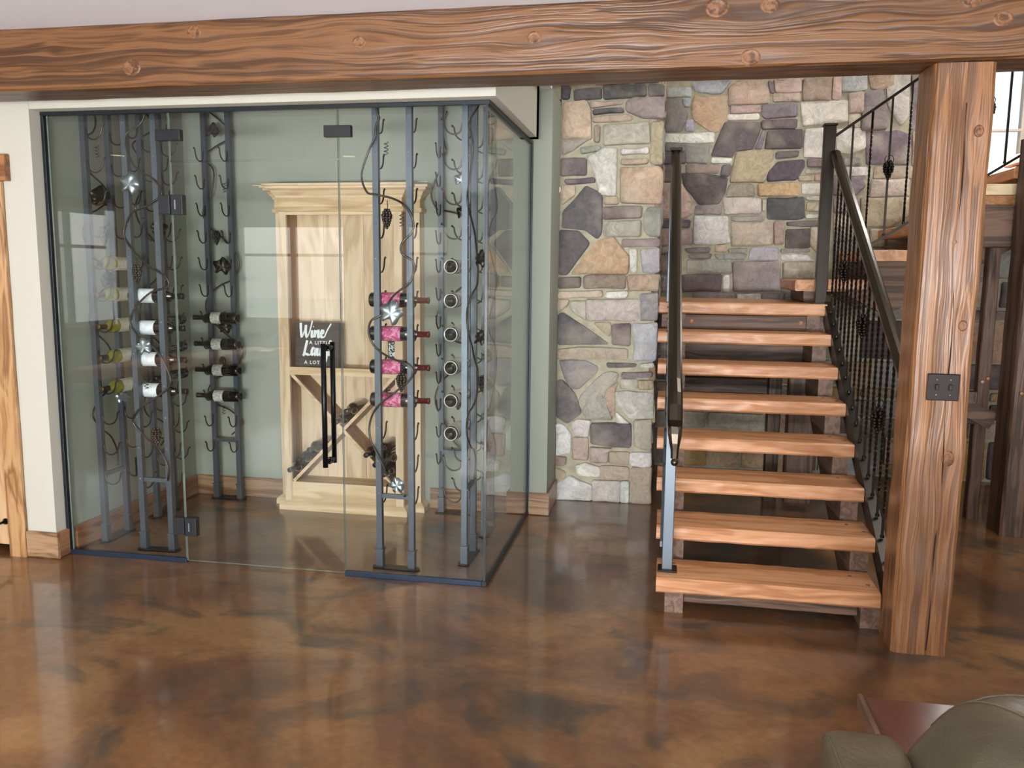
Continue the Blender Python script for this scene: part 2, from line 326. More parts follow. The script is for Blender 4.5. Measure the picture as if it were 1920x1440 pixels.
# ================================================================== SETTING
CZ = 2.527                    # ceiling
GY = 3.75                     # front glass plane
GX = -.82                     # side glass plane
GT = 2.24                     # top of the glass
struct('floor', M().box((-7.2, -4.4, -.12), (4.8, 6.75, 0)), 'floor', 'stained brown and amber polished concrete floor')
struct('ceiling', M().box((-7.1, -4.2, CZ), (4.7, 3.59, CZ + .12)), 'ceiling')
cz = M().box((-7.1, 3.59, 2.54), (-.705, 4.98, 2.64)); struct('ceiling', cz, 'ceiling')
struct('ceiling', M().box((-.9, 3.6, 5.2), (4.7, 6.75, 5.3)), 'ceiling')
# wall with the door on the left; its end makes the jamb of the glass room
wl = M().box((-7.1, 3.668, 0), (-4.22, 3.79, CZ + .02)); wl.box((-4.22, 3.668, 1.93), (-3.25, 3.79, CZ + .02)); wl.box((-3.25, 3.668, 0), (-3.062, 3.79, CZ + .02))
struct('wall_left', wl, 'wall')
struct('wall_closet', M().box((-4.5, 4.3, 0), (-3.162, 4.38, 2.54)).box((-4.6, 3.795, 0), (-4.52, 4.3, 2.54)), 'wall')
struct('wall_cellar_left', M().box((-3.16, 3.79, 0), (-3.062, 4.98, 2.54)), 'sage')
struct('wall_cellar_back', M().box((-3.16, 4.98, 0), (-1.55, 5.10, 2.54)).box((-1.55, 4.98, 0), (-.70, 5.349, 2.536)), 'sage')
# dropped box over the glass room: front face, side face, underside
sf = M().box((-3.061, 3.668, GT + .005), (-.765, 3.79, CZ + .012)); sf.box((-.865, 3.79, GT + .005), (-.765, 4.879, CZ + .012));
sf.box((-.865, 4.8, GT + .005), (-.765, 4.879, CZ + .012))
struct('wall_soffit', sf, 'wall', 'drywall box dropped over the glass wine room')
# room behind the viewer with its windows
def wall_with_holes(name, axis, pos, th, lo, hi, z1, holes, mat):
    mm = M(); us = sorted(set([lo, hi] + [h[0] for h in holes] + [h[1] for h in holes]))
    for a, b in zip(us, us[1:]):
        segs = [(0, z1)]; mid = (a + b) / 2
        for (h0, h1, za, zb) in holes:
            if h0 < mid < h1: segs = [(0, za), (zb, z1)]
        for za, zb in segs:
            if axis == 1: mm.box((a, pos, za), (b, pos + th, zb))
            else: mm.box((pos, a, za), (pos + th, b, zb))
    return struct(name, mm, mat)
BW = [(-2.2, .9, .5, 2.3), (1.7, 4.2, .5, 2.3), (-3.75, -3.05, .8, 2.15), (-6.3, -4.6, .7, 2.15)]
wall_with_holes('wall_rear', 1, -4.2, .12, -7.2, 4.72, CZ, BW, 'wall')
LW = [(-2.35, -.75, .75, 2.2)]
wall_with_holes('wall_far_left', 0, -7.2, .12, -4.08, 3.668, CZ, LW, 'wall')
struct('wall_right', M().box((4.6, -4.08, 0), (4.72, 3.5, CZ)).box((4.6, 3.5, 0), (4.72, 6.6, 5.2)), 'wall')
struct('wall_stair_front', M().box((-.82, 3.42, CZ + .125), (4.6, 3.585, 5.2)), 'wall')
struct('wall_stair_left', M().box((-.9, 3.6, 2.66), (-.8, 5.35, 5.2)), 'wall')
wi = 0
def window(axis, pos, h, matf='trim', panes=2, out=-1):
    global wi; wi += 1; a, b, z0, z1 = h; fr = M(); w_ = .06
    def bx(u0, u1, v0, v1, d0=.02, d1=.09):
        if axis == 1: fr.box((u0, pos + d0, v0), (u1, pos + d1, v1))
        else: fr.box((pos + d0, u0, v0), (pos + d1, u1, v1))
    bx(a, a + w_, z0, z1); bx(b - w_, b, z0, z1); bx(a + w_, b - w_, z0, z0 + w_); bx(a + w_, b - w_, z1 - w_, z1)
    for k in range(1, panes): x = a + (b - a) * k / panes; bx(x - .03, x + .03, z0 + w_, z1 - w_)
    zt = z0 + (z1 - z0) * .68; bx(a + w_, b - w_, zt - .02, zt + .02, .03, .08)
    o = struct('window_%d' % wi, fr, matf)
    g = M()
    if axis == 1: g.box((a + w_, pos + .052, z0 + w_), (b - w_, pos + .058, z1 - w_))
    else: g.box((pos + .052, a + w_, z0 + w_), (pos + .058, b - w_, z1 - w_))
    obj('pane', g, 'windowglass', o)
for h in BW: window(1, -4.2, h, panes=3 if h[1] - h[0] > 2 else 1 if h[1] - h[0] < 1 else 2)
for h in LW: window(0, -7.2, h)
struct('ground', M().box((-40, -45, -.6), (40, -4.5, -.5)).box((-45, -4.5, -.6), (-7.4, 30, -.5)), plain('lawn', '6f7a4a', .95), 'lawn outside the windows')
# stone back wall of the stair hall with an upstairs window opening
SB = 6.50
wb = M(); wb.box((-.9, SB, 0), (2.02, SB + .2, 5.2)); wb.box((2.02, SB, 0), (2.42, SB + .2, 2.16)); wb.box((2.02, SB, 3.4), (2.42, SB + .2, 5.2)); wb.box((2.42, SB, 0), (4.6, SB + .2, 5.2))
wall_back = struct('wall_back', wb, 'mortar', 'tall mixed field stone wall behind the stairs')
wi += 1
fr = M().box((2.02, SB + .08, 2.16), (2.06, SB + .14, 3.4)).box((2.38, SB + .08, 2.16), (2.42, SB + .14, 3.4)).box((2.06, SB + .08, 2.16), (2.38, SB + .14, 2.2)).box((2.06, SB + .08, 2.50), (2.38, SB + .12, 2.515)).box((2.06, SB + .08, 3.36), (2.38, SB + .14, 3.4))
wu = struct('window_%d' % wi, fr, 'trim'); obj('pane', M().box((2.06, SB + .1, 2.2), (2.38, SB + .106, 3.36)), 'windowglass', wu)
# stone pier beside the stairs
pier = struct('wall_pier', M().box((-.70, 5.38, 0), (-.09, 6.5, 5.2)), 'mortar', 'mixed field stone pier left of the stairs')
struct('wall_pier_head', M().box((-1.2, 5.38, 2.56), (-.705, 5.6, 5.2)), 'mortar')

# each stone: red, green, blue, then x, z pairs of its outline in millimetres
COLS = [
(102,95,95,-621,2607,-459,2617,-453,2561,-617,2551),
(86,83,83,-441,2625,-185,2623,-182,2568,-434,2556),
(109,102,101,-165,2626,-75,2624,-73,2569,-160,2569),
(85,78,85,-697,2628,-647,2631,-656,2562,-697,2563),
(195,172,151,-679,2525,-554,2541,-524,2484,-515,2320,-685,2323),
(183,162,148,-520,2535,-329,2539,-324,2521,-514,2504),
(92,88,90,-500,2488,-323,2493,-313,2470,-499,2463),
(183,163,145,-503,2446,-293,2455,-255,2436,-274,2423,-498,2418),
(148,134,133,-295,2525,-249,2551,-73,2548,-72,2432,-198,2439,-294,2483),
(159,145,129,-488,2395,-459,2394,-459,2296,-490,2298),
(179,172,157,-430,2389,-160,2400,-154,2286,-427,2279),
(170,157,130,-136,2406,-72,2409,-72,2159,-138,2165),
(171,161,150,-685,2314,-520,2311,-625,2252,-683,2224),
(146,147,134,-577,2260,-456,2268,-450,2244,-566,2227),
(199,197,186,-522,2193,-431,2253,-355,2252,-352,1974,-444,1979,-476,2108),
(202,193,187,-321,2247,-160,2254,-159,2221,-320,2217),
(183,164,143,-319,2186,-158,2188,-159,2161,-318,2158),
(112,100,102,-693,2191,-541,2192,-539,2099,-691,2096),
(104,92,98,-671,2067,-490,2078,-480,2051,-660,2043),
(190,170,149,-690,2029,-609,2031,-608,1976,-683,1914),
(101,97,97,-537,2023,-442,1970,-438,1745,-467,1706,-537,1764,-675,1778,-672,1861),
(188,163,140,-318,2130,-95,2136,-72,2108,-72,1953,-73,1923,-312,1931),
(172,157,133,-424,1955,-342,1960,-331,1919,-418,1917),
(111,96,95,-422,1893,-187,1897,-189,1836,-421,1826),
(168,165,149,-415,1802,-265,1807,-194,1812,-191,1721,-413,1726),
(141,144,133,-166,1850,-139,1892,-72,1887,-72,1719,-138,1726,-166,1764),
(101,92,94,-690,1749,-586,1744,-515,1672,-519,1648,-635,1481,-690,1480),
(183,155,125,-615,1486,-447,1682,-364,1706,-259,1591,-266,1490),
(138,121,125,-301,1695,-72,1700,-72,1660,-300,1654),
(208,208,195,-251,1639,-210,1635,-208,1500,-242,1500),
(166,164,171,-183,1630,-75,1642,-72,1501,-160,1496),
(92,84,82,-697,1451,-560,1457,-563,1398,-696,1391),
(142,127,112,-535,1462,-471,1473,-275,1470,-278,1395,-534,1393),
(176,153,131,-261,1470,-72,1477,-72,1419,-72,1385,-248,1383),
(195,175,155,-697,1363,-419,1373,-417,1338,-697,1330),
(213,209,200,-395,1366,-253,1373,-262,1337,-394,1335),
(144,141,140,-175,1353,-74,1364,-72,1199,-170,1197),
(189,167,147,-697,1310,-631,1312,-641,1277,-697,1236),
(186,179,163,-616,1302,-522,1305,-522,1187,-605,1248),
(184,172,164,-515,1313,-183,1321,-180,1194,-512,1189),
(93,92,93,-690,1211,-660,1227,-382,1053,-382,1044,-687,1031),
(178,167,139,-464,1164,-365,1173,-359,1129,-373,1084),
(98,84,87,-345,1159,-237,1166,-238,1032,-342,1040),
(175,177,183,-218,1166,-72,1174,-72,948,-206,939,-198,1004),
(176,161,140,-696,990,-550,1009,-252,1002,-251,947,-695,939),
(141,135,136,-680,915,-528,919,-442,882,-446,846,-555,746,-600,750,-637,809),
(113,106,102,-378,914,-191,914,-195,896,-368,887),
(206,205,195,-166,915,-82,923,-83,896,-161,895),
(138,123,124,-280,854,-86,863,-90,833,-279,826),
(109,103,102,-697,777,-657,793,-610,729,-579,689,-541,588,-626,513,-694,562),
(171,166,152,-539,701,-406,837,-357,854,-307,839,-311,800,-382,737,-402,655,-334,556,-490,550,-543,650),
(178,157,137,-369,738,-304,795,-326,719,-328,565,-381,615,-388,686),
(179,174,157,-286,811,-183,815,-184,754,-285,756),
(173,160,132,-173,805,-82,808,-83,758,-166,755),
(195,192,182,-314,719,-245,732,-82,723,-77,577,-220,566,-307,659),
(218,213,200,-305,598,-221,531,-301,529),
(223,220,216,-693,500,-646,496,-601,431,-609,322,-689,297),
(217,208,206,-591,514,-550,537,-474,530,-492,431,-569,433),
(102,95,95,-464,510,-219,521,-215,378,-335,377,-461,391),
(183,174,155,-190,542,-86,557,-81,374,-125,362,-185,389),
(182,160,147,-584,411,-489,416,-489,276,-581,277),
(182,161,151,-470,355,-329,352,-359,329,-357,268,-463,262),
(177,162,138,-343,330,-219,334,-221,259,-342,263),
(222,215,212,-209,332,-82,338,-80,256,-131,247,-209,261),
(155,134,124,-697,281,-627,279,-636,232,-693,229),
(224,219,208,-564,225,-493,250,-409,223,-408,171,-543,169),
(190,169,150,-402,234,-220,233,-218,161,-400,156),
(174,158,139,-195,230,-76,241,-72,9,-189,6),
(185,168,144,-693,203,-635,180,-634,117,-691,113),
(216,215,211,-685,93,-594,156,-459,95,-463,11,-684,6),
(197,189,181,-445,133,-278,137,-276,7,-447,6),
(201,205,196,-266,138,-216,146,-214,6,-262,6)]
BACKS = [
(180,182,180,-69,2832,106,2833,109,2778,-67,2774),
(173,175,182,123,2867,388,2870,322,2793,253,2792,136,2815),
(187,162,145,378,2825,456,2868,604,2864,653,2795,656,2721,600,2717,383,2709),
(192,167,154,691,2873,873,2869,877,2783,709,2788),
(138,124,127,651,2868,677,2856,693,2782,666,2789),
(160,140,124,895,2869,1077,2863,1075,2722,900,2726),
(183,164,149,693,2773,872,2772,875,2721,695,2726),
(136,128,125,-66,2740,22,2755,90,2643,41,2534,-65,2536),
(166,169,175,51,2760,109,2752,100,2701,64,2708),
(187,158,129,143,2780,208,2756,369,2763,366,2586,299,2524,252,2530,138,2614,118,2695),
(186,162,154,395,2699,601,2694,608,2654,397,2651),
(232,225,214,375,2637,592,2638,600,2601,376,2603),
(130,119,126,623,2699,854,2699,858,2620,650,2608,615,2637),
(115,100,103,617,2586,860,2592,857,2535,626,2534),
(171,166,175,86,2597,127,2608,136,2527,77,2534),
(221,220,207,-64,2507,282,2512,285,2449,-62,2455),
(106,96,97,366,2580,607,2569,599,2501,558,2398,444,2388,434,2344,277,2356,303,2437),
(132,121,130,626,2523,644,2517,622,2385,581,2398),
(92,83,85,667,2511,897,2518,904,2398,652,2396),
(210,204,195,925,2517,1047,2524,1097,2519,1103,2327,930,2335),
(150,146,138,92,2429,251,2426,244,2298,97,2306),
(214,215,204,272,2330,418,2325,413,2296,273,2298),
(175,159,131,456,2365,684,2384,709,2338,650,2160,419,2162,427,2249),
(108,101,98,731,2366,888,2370,879,2336,733,2324),
(90,79,87,746,2292,920,2306,928,2255,876,2175,684,2165,681,2223),
(134,118,119,953,2312,1093,2310,1096,2262,956,2264),
(189,176,164,946,2243,1097,2247,1098,2219,948,2214),
(153,133,123,92,2282,326,2285,323,2227,100,2229),
(116,108,109,356,2273,414,2278,400,2203,347,2209),
(93,85,84,65,2218,289,2204,389,2180,376,2086,332,2010,203,2004,92,2123),
(171,157,132,898,2198,999,2199,995,2165,900,2163),
(192,167,147,1010,2202,1097,2198,1099,2167,1010,2164),
(152,141,124,414,2138,570,2137,591,2061,394,2056),
(182,153,118,616,2140,901,2140,900,2059,620,2061),
(214,208,200,924,2138,1103,2138,1107,2072,933,2073),
(142,130,131,174,1987,357,1986,357,1927,171,1927),
(188,177,168,372,2039,638,2037,638,1932,394,1927),
(180,172,156,650,2032,677,2031,671,1950,654,1950),
(85,83,85,690,2037,934,2042,947,1908,892,1891,697,1897),
(180,179,164,957,2047,1108,2052,1110,2023,964,2026),
(174,164,140,965,2001,1111,2006,1114,1948,968,1949),
(202,202,188,958,1922,1115,1925,1117,1896,959,1897),
(200,196,192,171,1909,401,1903,405,1802,426,1731,310,1707,173,1712),
(154,146,140,430,1909,668,1909,663,1879,443,1879),
(176,162,145,444,1859,728,1859,732,1709,451,1701),
(159,138,126,744,1868,807,1867,810,1709,752,1709),
(113,102,101,830,1867,1118,1873,1120,1838,837,1844),
(90,82,78,833,1809,992,1815,999,1692,834,1685),
(182,166,146,1003,1827,1121,1827,1126,1640,1064,1640,1004,1710),
(183,158,146,-81,2148,56,2147,125,2040,141,1933,65,1898,-67,1910),
(85,77,84,-72,1880,137,1880,133,1832,-65,1832),
(148,127,120,-76,1814,151,1820,155,1706,-72,1699),
(101,93,100,103,1670,287,1680,288,1647,134,1643),
(185,164,139,328,1697,404,1701,406,1653,330,1653),
(145,145,132,423,1671,557,1675,553,1648,430,1648),
(108,93,101,135,1624,301,1635,296,1605,147,1604),
(145,142,137,325,1629,559,1636,538,1595,349,1599),
(166,162,170,586,1675,777,1676,776,1593,578,1595),
(142,134,127,800,1673,994,1675,995,1653,802,1647),
(191,186,184,803,1629,974,1633,1033,1592,804,1597),
(148,149,136,130,1585,444,1588,454,1498,139,1495),
(137,127,126,463,1570,788,1579,804,1376,478,1366),
(156,146,129,823,1573,1124,1576,1132,1452,829,1442),
(96,82,84,92,1470,378,1479,377,1364,97,1354),
(208,204,197,396,1473,437,1480,437,1359,401,1365),
(147,144,137,819,1418,1133,1422,1137,1363,822,1359),
(128,118,120,181,1337,479,1342,481,1287,184,1282),
(202,200,190,502,1342,666,1344,669,1290,505,1288),
(138,129,124,684,1345,829,1347,831,1293,686,1291),
(149,139,131,846,1347,1081,1351,1084,1297,849,1293),
(136,125,128,-61,2431,81,2429,73,2382,-60,2390),
(105,97,102,-83,2367,80,2370,83,2300,-80,2296),
(104,97,99,-80,2279,51,2277,55,2165,-76,2166),
(135,122,123,-72,1681,85,1682,86,1645,-70,1645),
(114,101,100,-70,1626,69,1627,74,1488,-65,1486),
(135,127,126,-64,1462,75,1464,79,1354,-61,1352),
(196,169,157,1097,2884,1145,2882,1148,2727,1099,2728),
(174,177,175,1152,2889,1311,2891,1317,2793,1263,2780,1158,2783),
(179,157,135,1331,2890,1489,2892,1494,2816,1427,2789,1358,2798),
(194,190,181,1461,2796,1503,2885,1598,2882,1604,2602,1553,2540,1475,2690),
(186,164,152,1208,2760,1298,2772,1306,2637,1216,2632),
(208,202,189,888,2708,1195,2711,1203,2576,911,2553),
(136,125,125,1319,2764,1421,2783,1456,2662,1466,2521,1307,2510),
(209,205,194,1146,2513,1321,2516,1335,2395,1247,2353,1155,2369),
(188,182,162,1217,2623,1286,2624,1292,2531,1223,2528),
(112,98,105,1336,2488,1543,2498,1627,2461,1641,2361,1626,2276,1364,2279),
(140,136,136,1134,2319,1179,2318,1183,2260,1137,2261),
(150,143,135,1200,2325,1319,2316,1316,2266,1203,2274),
(205,195,189,1138,2246,1358,2251,1362,2200,1141,2203),
(175,160,139,1414,2250,1655,2254,1661,2176,1412,2178),
(134,120,126,1142,2181,1314,2182,1353,2121,1280,2056,1149,2064),
(189,175,163,1399,2161,1641,2164,1648,2061,1392,2048),
(169,156,131,1337,2034,1643,2035,1651,1916,1531,1844,1349,1844),
(147,135,131,1151,2035,1316,2034,1322,1946,1156,1939),
(191,183,161,1158,1917,1323,1924,1328,1844,1163,1836),
(138,136,129,1164,1814,1379,1822,1398,1741,1169,1733),
(133,123,124,1170,1710,1399,1719,1407,1593,1177,1584),
(179,162,136,1414,1814,1672,1815,1680,1698,1422,1697),
(199,193,190,1671,2032,1753,2032,1767,1844,1684,1844),
(134,123,127,1618,2881,1692,2879,1718,2516,1644,2517),
(172,150,137,1650,2489,1721,2487,1737,2260,1666,2261),
(181,157,142,1670,2233,1739,2232,1751,2060,1682,2061),
(134,127,126,1556,1675,1778,1677,1788,1538,1439,1534,1430,1675)]
def stone_piece(poly, c, plane, mat_parent, depth, axis=1, name='stone', grow=0):
    # poly in (u, z) metres; face looks to -Y (axis 1) or +X (axis 0)
    gx = sum(p[0] for p in poly) / len(poly); gy = sum(p[1] for p in poly) / len(poly); gr = min(.010, .005 + .05 * min(max(abs(p[0] - gx) for p in poly), max(abs(p[1] - gy) for p in poly)))
    if grow: poly = [(p[0] + gr * math.copysign(min(1, abs(p[0] - gx) / .02), p[0] - gx), p[1] + gr * math.copysign(min(1, abs(p[1] - gy) / .02), p[1] - gy)) for p in poly]
    n = len(poly); cx = sum(p[0] for p in poly) / n; cy = sum(p[1] for p in poly) / n
    # resample the outline and round the corners a little
    Q = []
    for i in range(n):
        a, b, c_ = poly[i - 1], poly[i], poly[(i + 1) % n]
        l1 = math.dist(a, b); l2 = math.dist(b, c_); r1 = min(.010, l1 * .25); r2 = min(.010, l2 * .25)
        Q.append((b[0] + (a[0] - b[0]) * r1 / l1, b[1] + (a[1] - b[1]) * r1 / l1)); Q.append((b[0] + (c_[0] - b[0]) * r2 / l2, b[1] + (c_[1] - b[1]) * r2 / l2))
        if l2 > .16: t = random.uniform(.4, .6); Q.append((b[0] + (c_[0] - b[0]) * t + random.uniform(-.005, .005), b[1] + (c_[1] - b[1]) * t + random.uniform(-.005, .005)))
    m = len(Q); v = []; rad = min(max(abs(p[0] - cx) for p in poly), max(abs(p[1] - cy) for p in poly))
    ins = min(.007, rad * .25); d = depth + random.uniform(-.008, .010); tilt = (random.uniform(-.05, .05), random.uniform(-.05, .05))
    def put(x, y, h): return (x, plane - h, y) if axis == 1 else (plane + h, x, y)
    def inset(p, k):
        dx, dy = p[0] - cx, p[1] - cy; l = math.hypot(dx, dy) or 1; s = max(.3, 1 - k / l); return cx + dx * s, cy + dy * s
    for k, (h, i_) in enumerate(((-.02, 0), (d * .8, .001), (d, ins))):
        for p in Q:
            x, y = inset(p, i_); jj = random.uniform(-.0035, .0035) if k == 2 else 0
            v.append(put(x, y, h + (tilt[0] * (x - cx) + tilt[1] * (y - cy) if k == 2 else 0) + jj))
    for p in Q:
        x, y = inset(p, ins + rad * .38); v.append(put(x, y, d + random.uniform(-.005, .009) + tilt[0] * (x - cx) + tilt[1] * (y - cy)))
    v.append(put(cx, cy, d + random.uniform(0, .006)))
    f = []
    for k in range(3):
        for i in range(m): f.append((k * m + i, k * m + (i + 1) % m, (k + 1) * m + (i + 1) % m, (k + 1) * m + i))
    for i in range(m): f.append((3 * m + i, 3 * m + (i + 1) % m, 4 * m))
    mm = M().add(v, f, False); mm.sm = [k >= 2 * m for k in range(len(f))]; o = obj(name, mm, 'stone', mat_parent); o.color = srgb(c); return o
def read(S):
    for s in S: yield s[:3], [(s[i] / 1000, s[i + 1] / 1000) for i in range(3, len(s), 2)]
for c, pl in read(COLS): stone_piece(pl, c, 5.38, pier, .03, grow=1)
for c, pl in read(BACKS): stone_piece(pl, c, SB, wall_back, .03, grow=1)
PAL = ['584e4c', '685a5c', '84746e', '8c867c', '967e66', 'b09676', 'b89680', 'c0b8a8', 'a0a0a0', 'aca08c', 'ac8c56', '71625f']
def courses(u0, u1, z0, z1, plane, parent, axis=1, skip=None, size=1.0, depth=.03):
    z = z0
    while z < z1 - .05:
        h = min(random.choice((.07, .11, .16, .2, .24)) * size, z1 - z); u = u0
        while u < u1 - .03:
            w_ = min(random.uniform(.14, .36) * size, u1 - u)
            if u1 - u - w_ < .06: w_ = u1 - u
            g = .007; x0, x1, y0, y1 = u + g, u + w_ - g, z + g, z + h - g
            if not (skip and skip(x0, x1, y0, y1)):
                j = lambda: random.uniform(-.008, .008)
                stone_piece([(x0, y0 + abs(j())), (x1, y0 + abs(j())), (x1 - abs(j()), y1), (x0 + abs(j()), y1 - abs(j()))], random.choice(PAL), plane, parent, depth, axis)
            u += w_
        z += h
zone = lambda x0, x1, y0, y1: (x1 > -.08 and x0 < 1.80 and y1 > 1.27 and y0 < 2.90) or (x1 > 2.0 and x0 < 2.44 and y1 > 2.14 and y0 < 3.42)
courses(-.08, 3.6, .01, 3.55, SB, wall_back, skip=zone, size=1.25)
courses(-1.2, -.09, 2.63, 3.3, 5.38, pier, skip=None)
# corner stones on the pier's right flank
courses(5.36, 6.45, .01, 3.2, -.09, pier, axis=0, size=1.2, depth=.012)

# ------------------------------------------------------------------ skirting boards
def skirting(name, a, b, h, axis, mat, label=None):
    mm = M().hewn(a, b, axis, 24, 3, .0022, .006, 8); return struct(name, mm, mat, label)
skirting('baseboard_left', (-3.224, 3.648, 0), (-3.042, 3.667, .137), .137, 0, 'skirt')
skirting('baseboard_jamb', (-3.061, 3.668, 0), (-3.043, 3.742, .137), .137, 1, 'skirty')
skirting('baseboard_cellar_left', (-3.061, 3.80, 0), (-3.043, 4.96, .132), .13, 1, 'skirty')
skirting('baseboard_cellar_back', (-3.042, 4.962, 0), (-2.37, 4.979, .132), .13, 0, 'skirt')
skirting('baseboard_cellar_back_right', (-1.44, 4.962, 0), (-.83, 4.979, .132), .13, 0, 'skirt')
skirting('baseboard_wall_end', (-.81, 4.955, 0), (-.683, 4.979, .14), .13, 0, 'skirt')
skirting('baseboard_wall_side', (-.699, 4.98, 0), (-.683, 5.345, .14), .13, 1, 'skirty')

# ------------------------------------------------------------------ door on the far left
cs = M().hewn((-3.325, 3.64, 0), (-3.226, 3.667, 1.905), 2, 30, 3, .003, .006, 6)
d1 = struct('trim_1', cs, 'casing', 'knotty timber casing upright beside the door')
struct('trim_2', M().hewn((-4.38, 3.632, 1.906), (-3.185, 3.667, 2.034), 0, 30, 3, .002, .005, 6), 'casingx', 'timber header board over the door')
struct('trim_3', M().hewn((-4.32, 3.64, 0), (-4.222, 3.667, 1.905), 2, 30, 3, .003, .006, 6), 'casing')
door = struct('door_1', M().box((-4.218, 3.70, .04), (-4.12, 3.745, 1.90)), 'doorwood', 'knotty wood panel door at the far left')
obj('stile', M().box((-3.425, 3.70, .04), (-3.327, 3.745, 1.90), .002), 'doorwood', door)
for nme, z0, z1 in (('rail', .04, .258), ('rail', .784, .95), ('rail', 1.78, 1.9)): obj(nme, M().box((-4.12, 3.702, z0), (-3.425, 3.743, z1), .002), 'doorwood', door)
for z0, z1 in ((.258, .784), (.95, 1.78)):
    p = M().box((-4.12, 3.715, z0), (-3.425, 3.73, z1)); p.box((-4.06, 3.704, z0 + .06), (-3.485, 3.716, z1 - .06), .008); obj('panel', p, 'doorwood', door)
ds = M().lathe([(0, 0), (.017, 0), (.017, .006), (.007, .012), (.007, .05), (.013, .055), (.013, .068), (0, .068)], (0, 0, 0), 'y', 12)
ds.v = [(x - 3.385, 3.70 - y, z + .165) for x, y, z in ds.v]
obj('door_stop', ds, 'black', door)

# ------------------------------------------------------------------ ceiling beam and hewn post
bt = thing('ceiling_beam', 'heavy hewn brown timber beam running across under the ceiling', 'beam', (-2, 3.37, 2.264))
mb = M().hewn((-5.6, 3.372, 2.264), (4.58, 3.593, CZ + .0), 0, 420, 10, .0035, .008, 6, .0015, False); bo = obj('timber', mb, 'beam', bt)
kn = [(-2.30, 2.345), (-.55, 2.40), (-1.27, 2.41), (-2.0, 2.48), (.14, 2.48), (.33, 2.48), (.27, 2.30), (1.02, 2.47), (1.13, 2.40), (1.42, 2.37)]
def warp_grain(o, knots, axis, sa, sc, k_=.82):
    at_ = o.data.attributes.new('grain', 'FLOAT_VECTOR', 'POINT'); off = root(o).location; out = []
    for v in o.data.vertices:
        q = v.co + off; a = q[axis]; c_ = 2 if axis == 0 else 0; z = q[c_]
        for (ka, kc, s) in knots:
            r2 = ((a - ka) / (sa * s)) ** 2 + ((z - kc) / (sc * s)) ** 2
            if r2 < 12: z = kc + (z - kc) * (1 - k_ * math.exp(-r2))
        q[c_] = z; out += [q.x, q.y, q.z]
    at_.data.foreach_set('vector', out)
warp_grain(bo, [(x, z, 1.0 + .35 * (i % 3)) for i, (x, z) in enumerate(kn)] + [(-1.75, 2.36, .8), (-2.65, 2.42, .9), (.7, 2.42, .8), (-.1, 2.36, .7)], 0, .13, .045)
knm = wood('knot_wood', '40260f', '6e4729', '855a3a', 1, 30, .5, .3, False, .001)
for x, z in kn:
    r_ = random.uniform(.017, .028); k = M().lathe([(r_ * 1.5, -.004), (r_ * 1.2, .001), (r_, .003), (r_ * .9, .0015), (r_ * .5, .003), (0, .003)], (0, 0, 0), 'y', 14)
    k.v = [(x + a * 1.25, 3.372 - b, z + c) for a, b, c in k.v]; obj('knot', k, knm, bt)
pt = thing('timber_post', 'thick hewn brown timber post carrying the beam, right of the stairs', 'post', (1.03, 3.47, 0))
po = obj('timber', M().hewn((.921, 3.40, 0), (1.137, 3.600, 2.262), 2, 170, 12, .006, .014, 5, .003, False, 7), 'post', pt)
PK = [(.80, 1.075, 1.3), (1.31, 1.09, .8), (1.62, 1.04, .8), (2.02, 1.09, .9), (.42, .99, .8)]
warp_grain(po, PK, 2, .11, .035)
obj('split', M().tube([(1.05 + .007 * math.sin(z * 2.3) + .003 * math.sin(z * 11), 3.400, z) for z in [i * .05 + .02 for i in range(43)]], [.0016 + .0012 * math.sin(i * .9) for i in range(43)], 5), plain('crack_dark', '2a140a', .9), pt)
for kz, kx, s in PK[:4]:
    r_ = .015 * s; k = M().lathe([(r_ * 1.5, -.006), (r_ * 1.2, .0), (r_, .002), (r_ * .8, .0005), (r_ * .4, .002), (0, .002)], (0, 0, 0), 'y', 14)
    k.v = [(kx + a, 3.400 - b, kz + c * 1.3) for a, b, c in k.v]; obj('knot', k, knm, pt)
sw = thing('light_switch', 'dark bronze double rocker switch plate on the timber post', 'switch', (1.034, 3.392, 1.075))
obj('plate', M().box((.978, 3.386, 1.025), (1.092, 3.3965, 1.127), .003), 'bronze', sw)
for x in (1.011, 1.059):
    obj('toggle', M().box((x - .006, 3.376, 1.066), (x + .006, 3.387, 1.088), .002), 'bronze', sw)
    for z in (1.047, 1.105): obj('screw', M().lathe([(0, 0), (.003, 0), (.003, .002), (0, .002)], (x, 3.384, z), 'y', 8), 'leaf', sw)

# ------------------------------------------------------------------ glass wine room
gl_ = thing('glass_panel', 'fixed clear glass panel left of the glass door', 'glass wall', (-2.70, GY, 0))
gr_ = thing('glass_panel', 'fixed clear glass panel right of the glass door, ending at the front corner', 'glass wall', (-1.17, GY, 0))
gs_ = thing('glass_panel', 'clear glass side panel running back from the front corner to the wall', 'glass wall', (GX, 4.35, 0))
gq_ = thing('transom_panel', 'narrow clear glass panel above the glass door', 'glass wall', (-1.95, GY, 2.0))
gt = .005
def pane(name, x0, x1, z0, z1, parent):
    o = obj(name, M().box((x0, GY - gt, z0), (x1, GY + gt, z1)), 'glass', parent); o.data.materials.append(MAT['edge'])
    for p in o.data.polygons:
        if abs(p.normal.y) < .5: p.material_index = 1
    return o
pane('pane', -3.032, -2.380, .022, GT - .012, gl_)
pane('pane', -1.518, GX - .007, .022, GT - .012, gr_)
pane('pane', -2.374, -1.524, 2.004, GT - .012, gq_)
sp = obj('pane', M().box((GX - gt, GY - gt, .022), (GX + gt, 4.951, GT - .012)), 'glass', gs_); sp.data.materials.append(MAT['edgedark'])
for p in sp.data.polygons:
    if abs(p.normal.x) < .5: p.material_index = 1
obj('bottom_channel', M().box((-3.042, GY - .012, 0), (-2.377, GY + .012, .024), .002), 'frame', gl_)
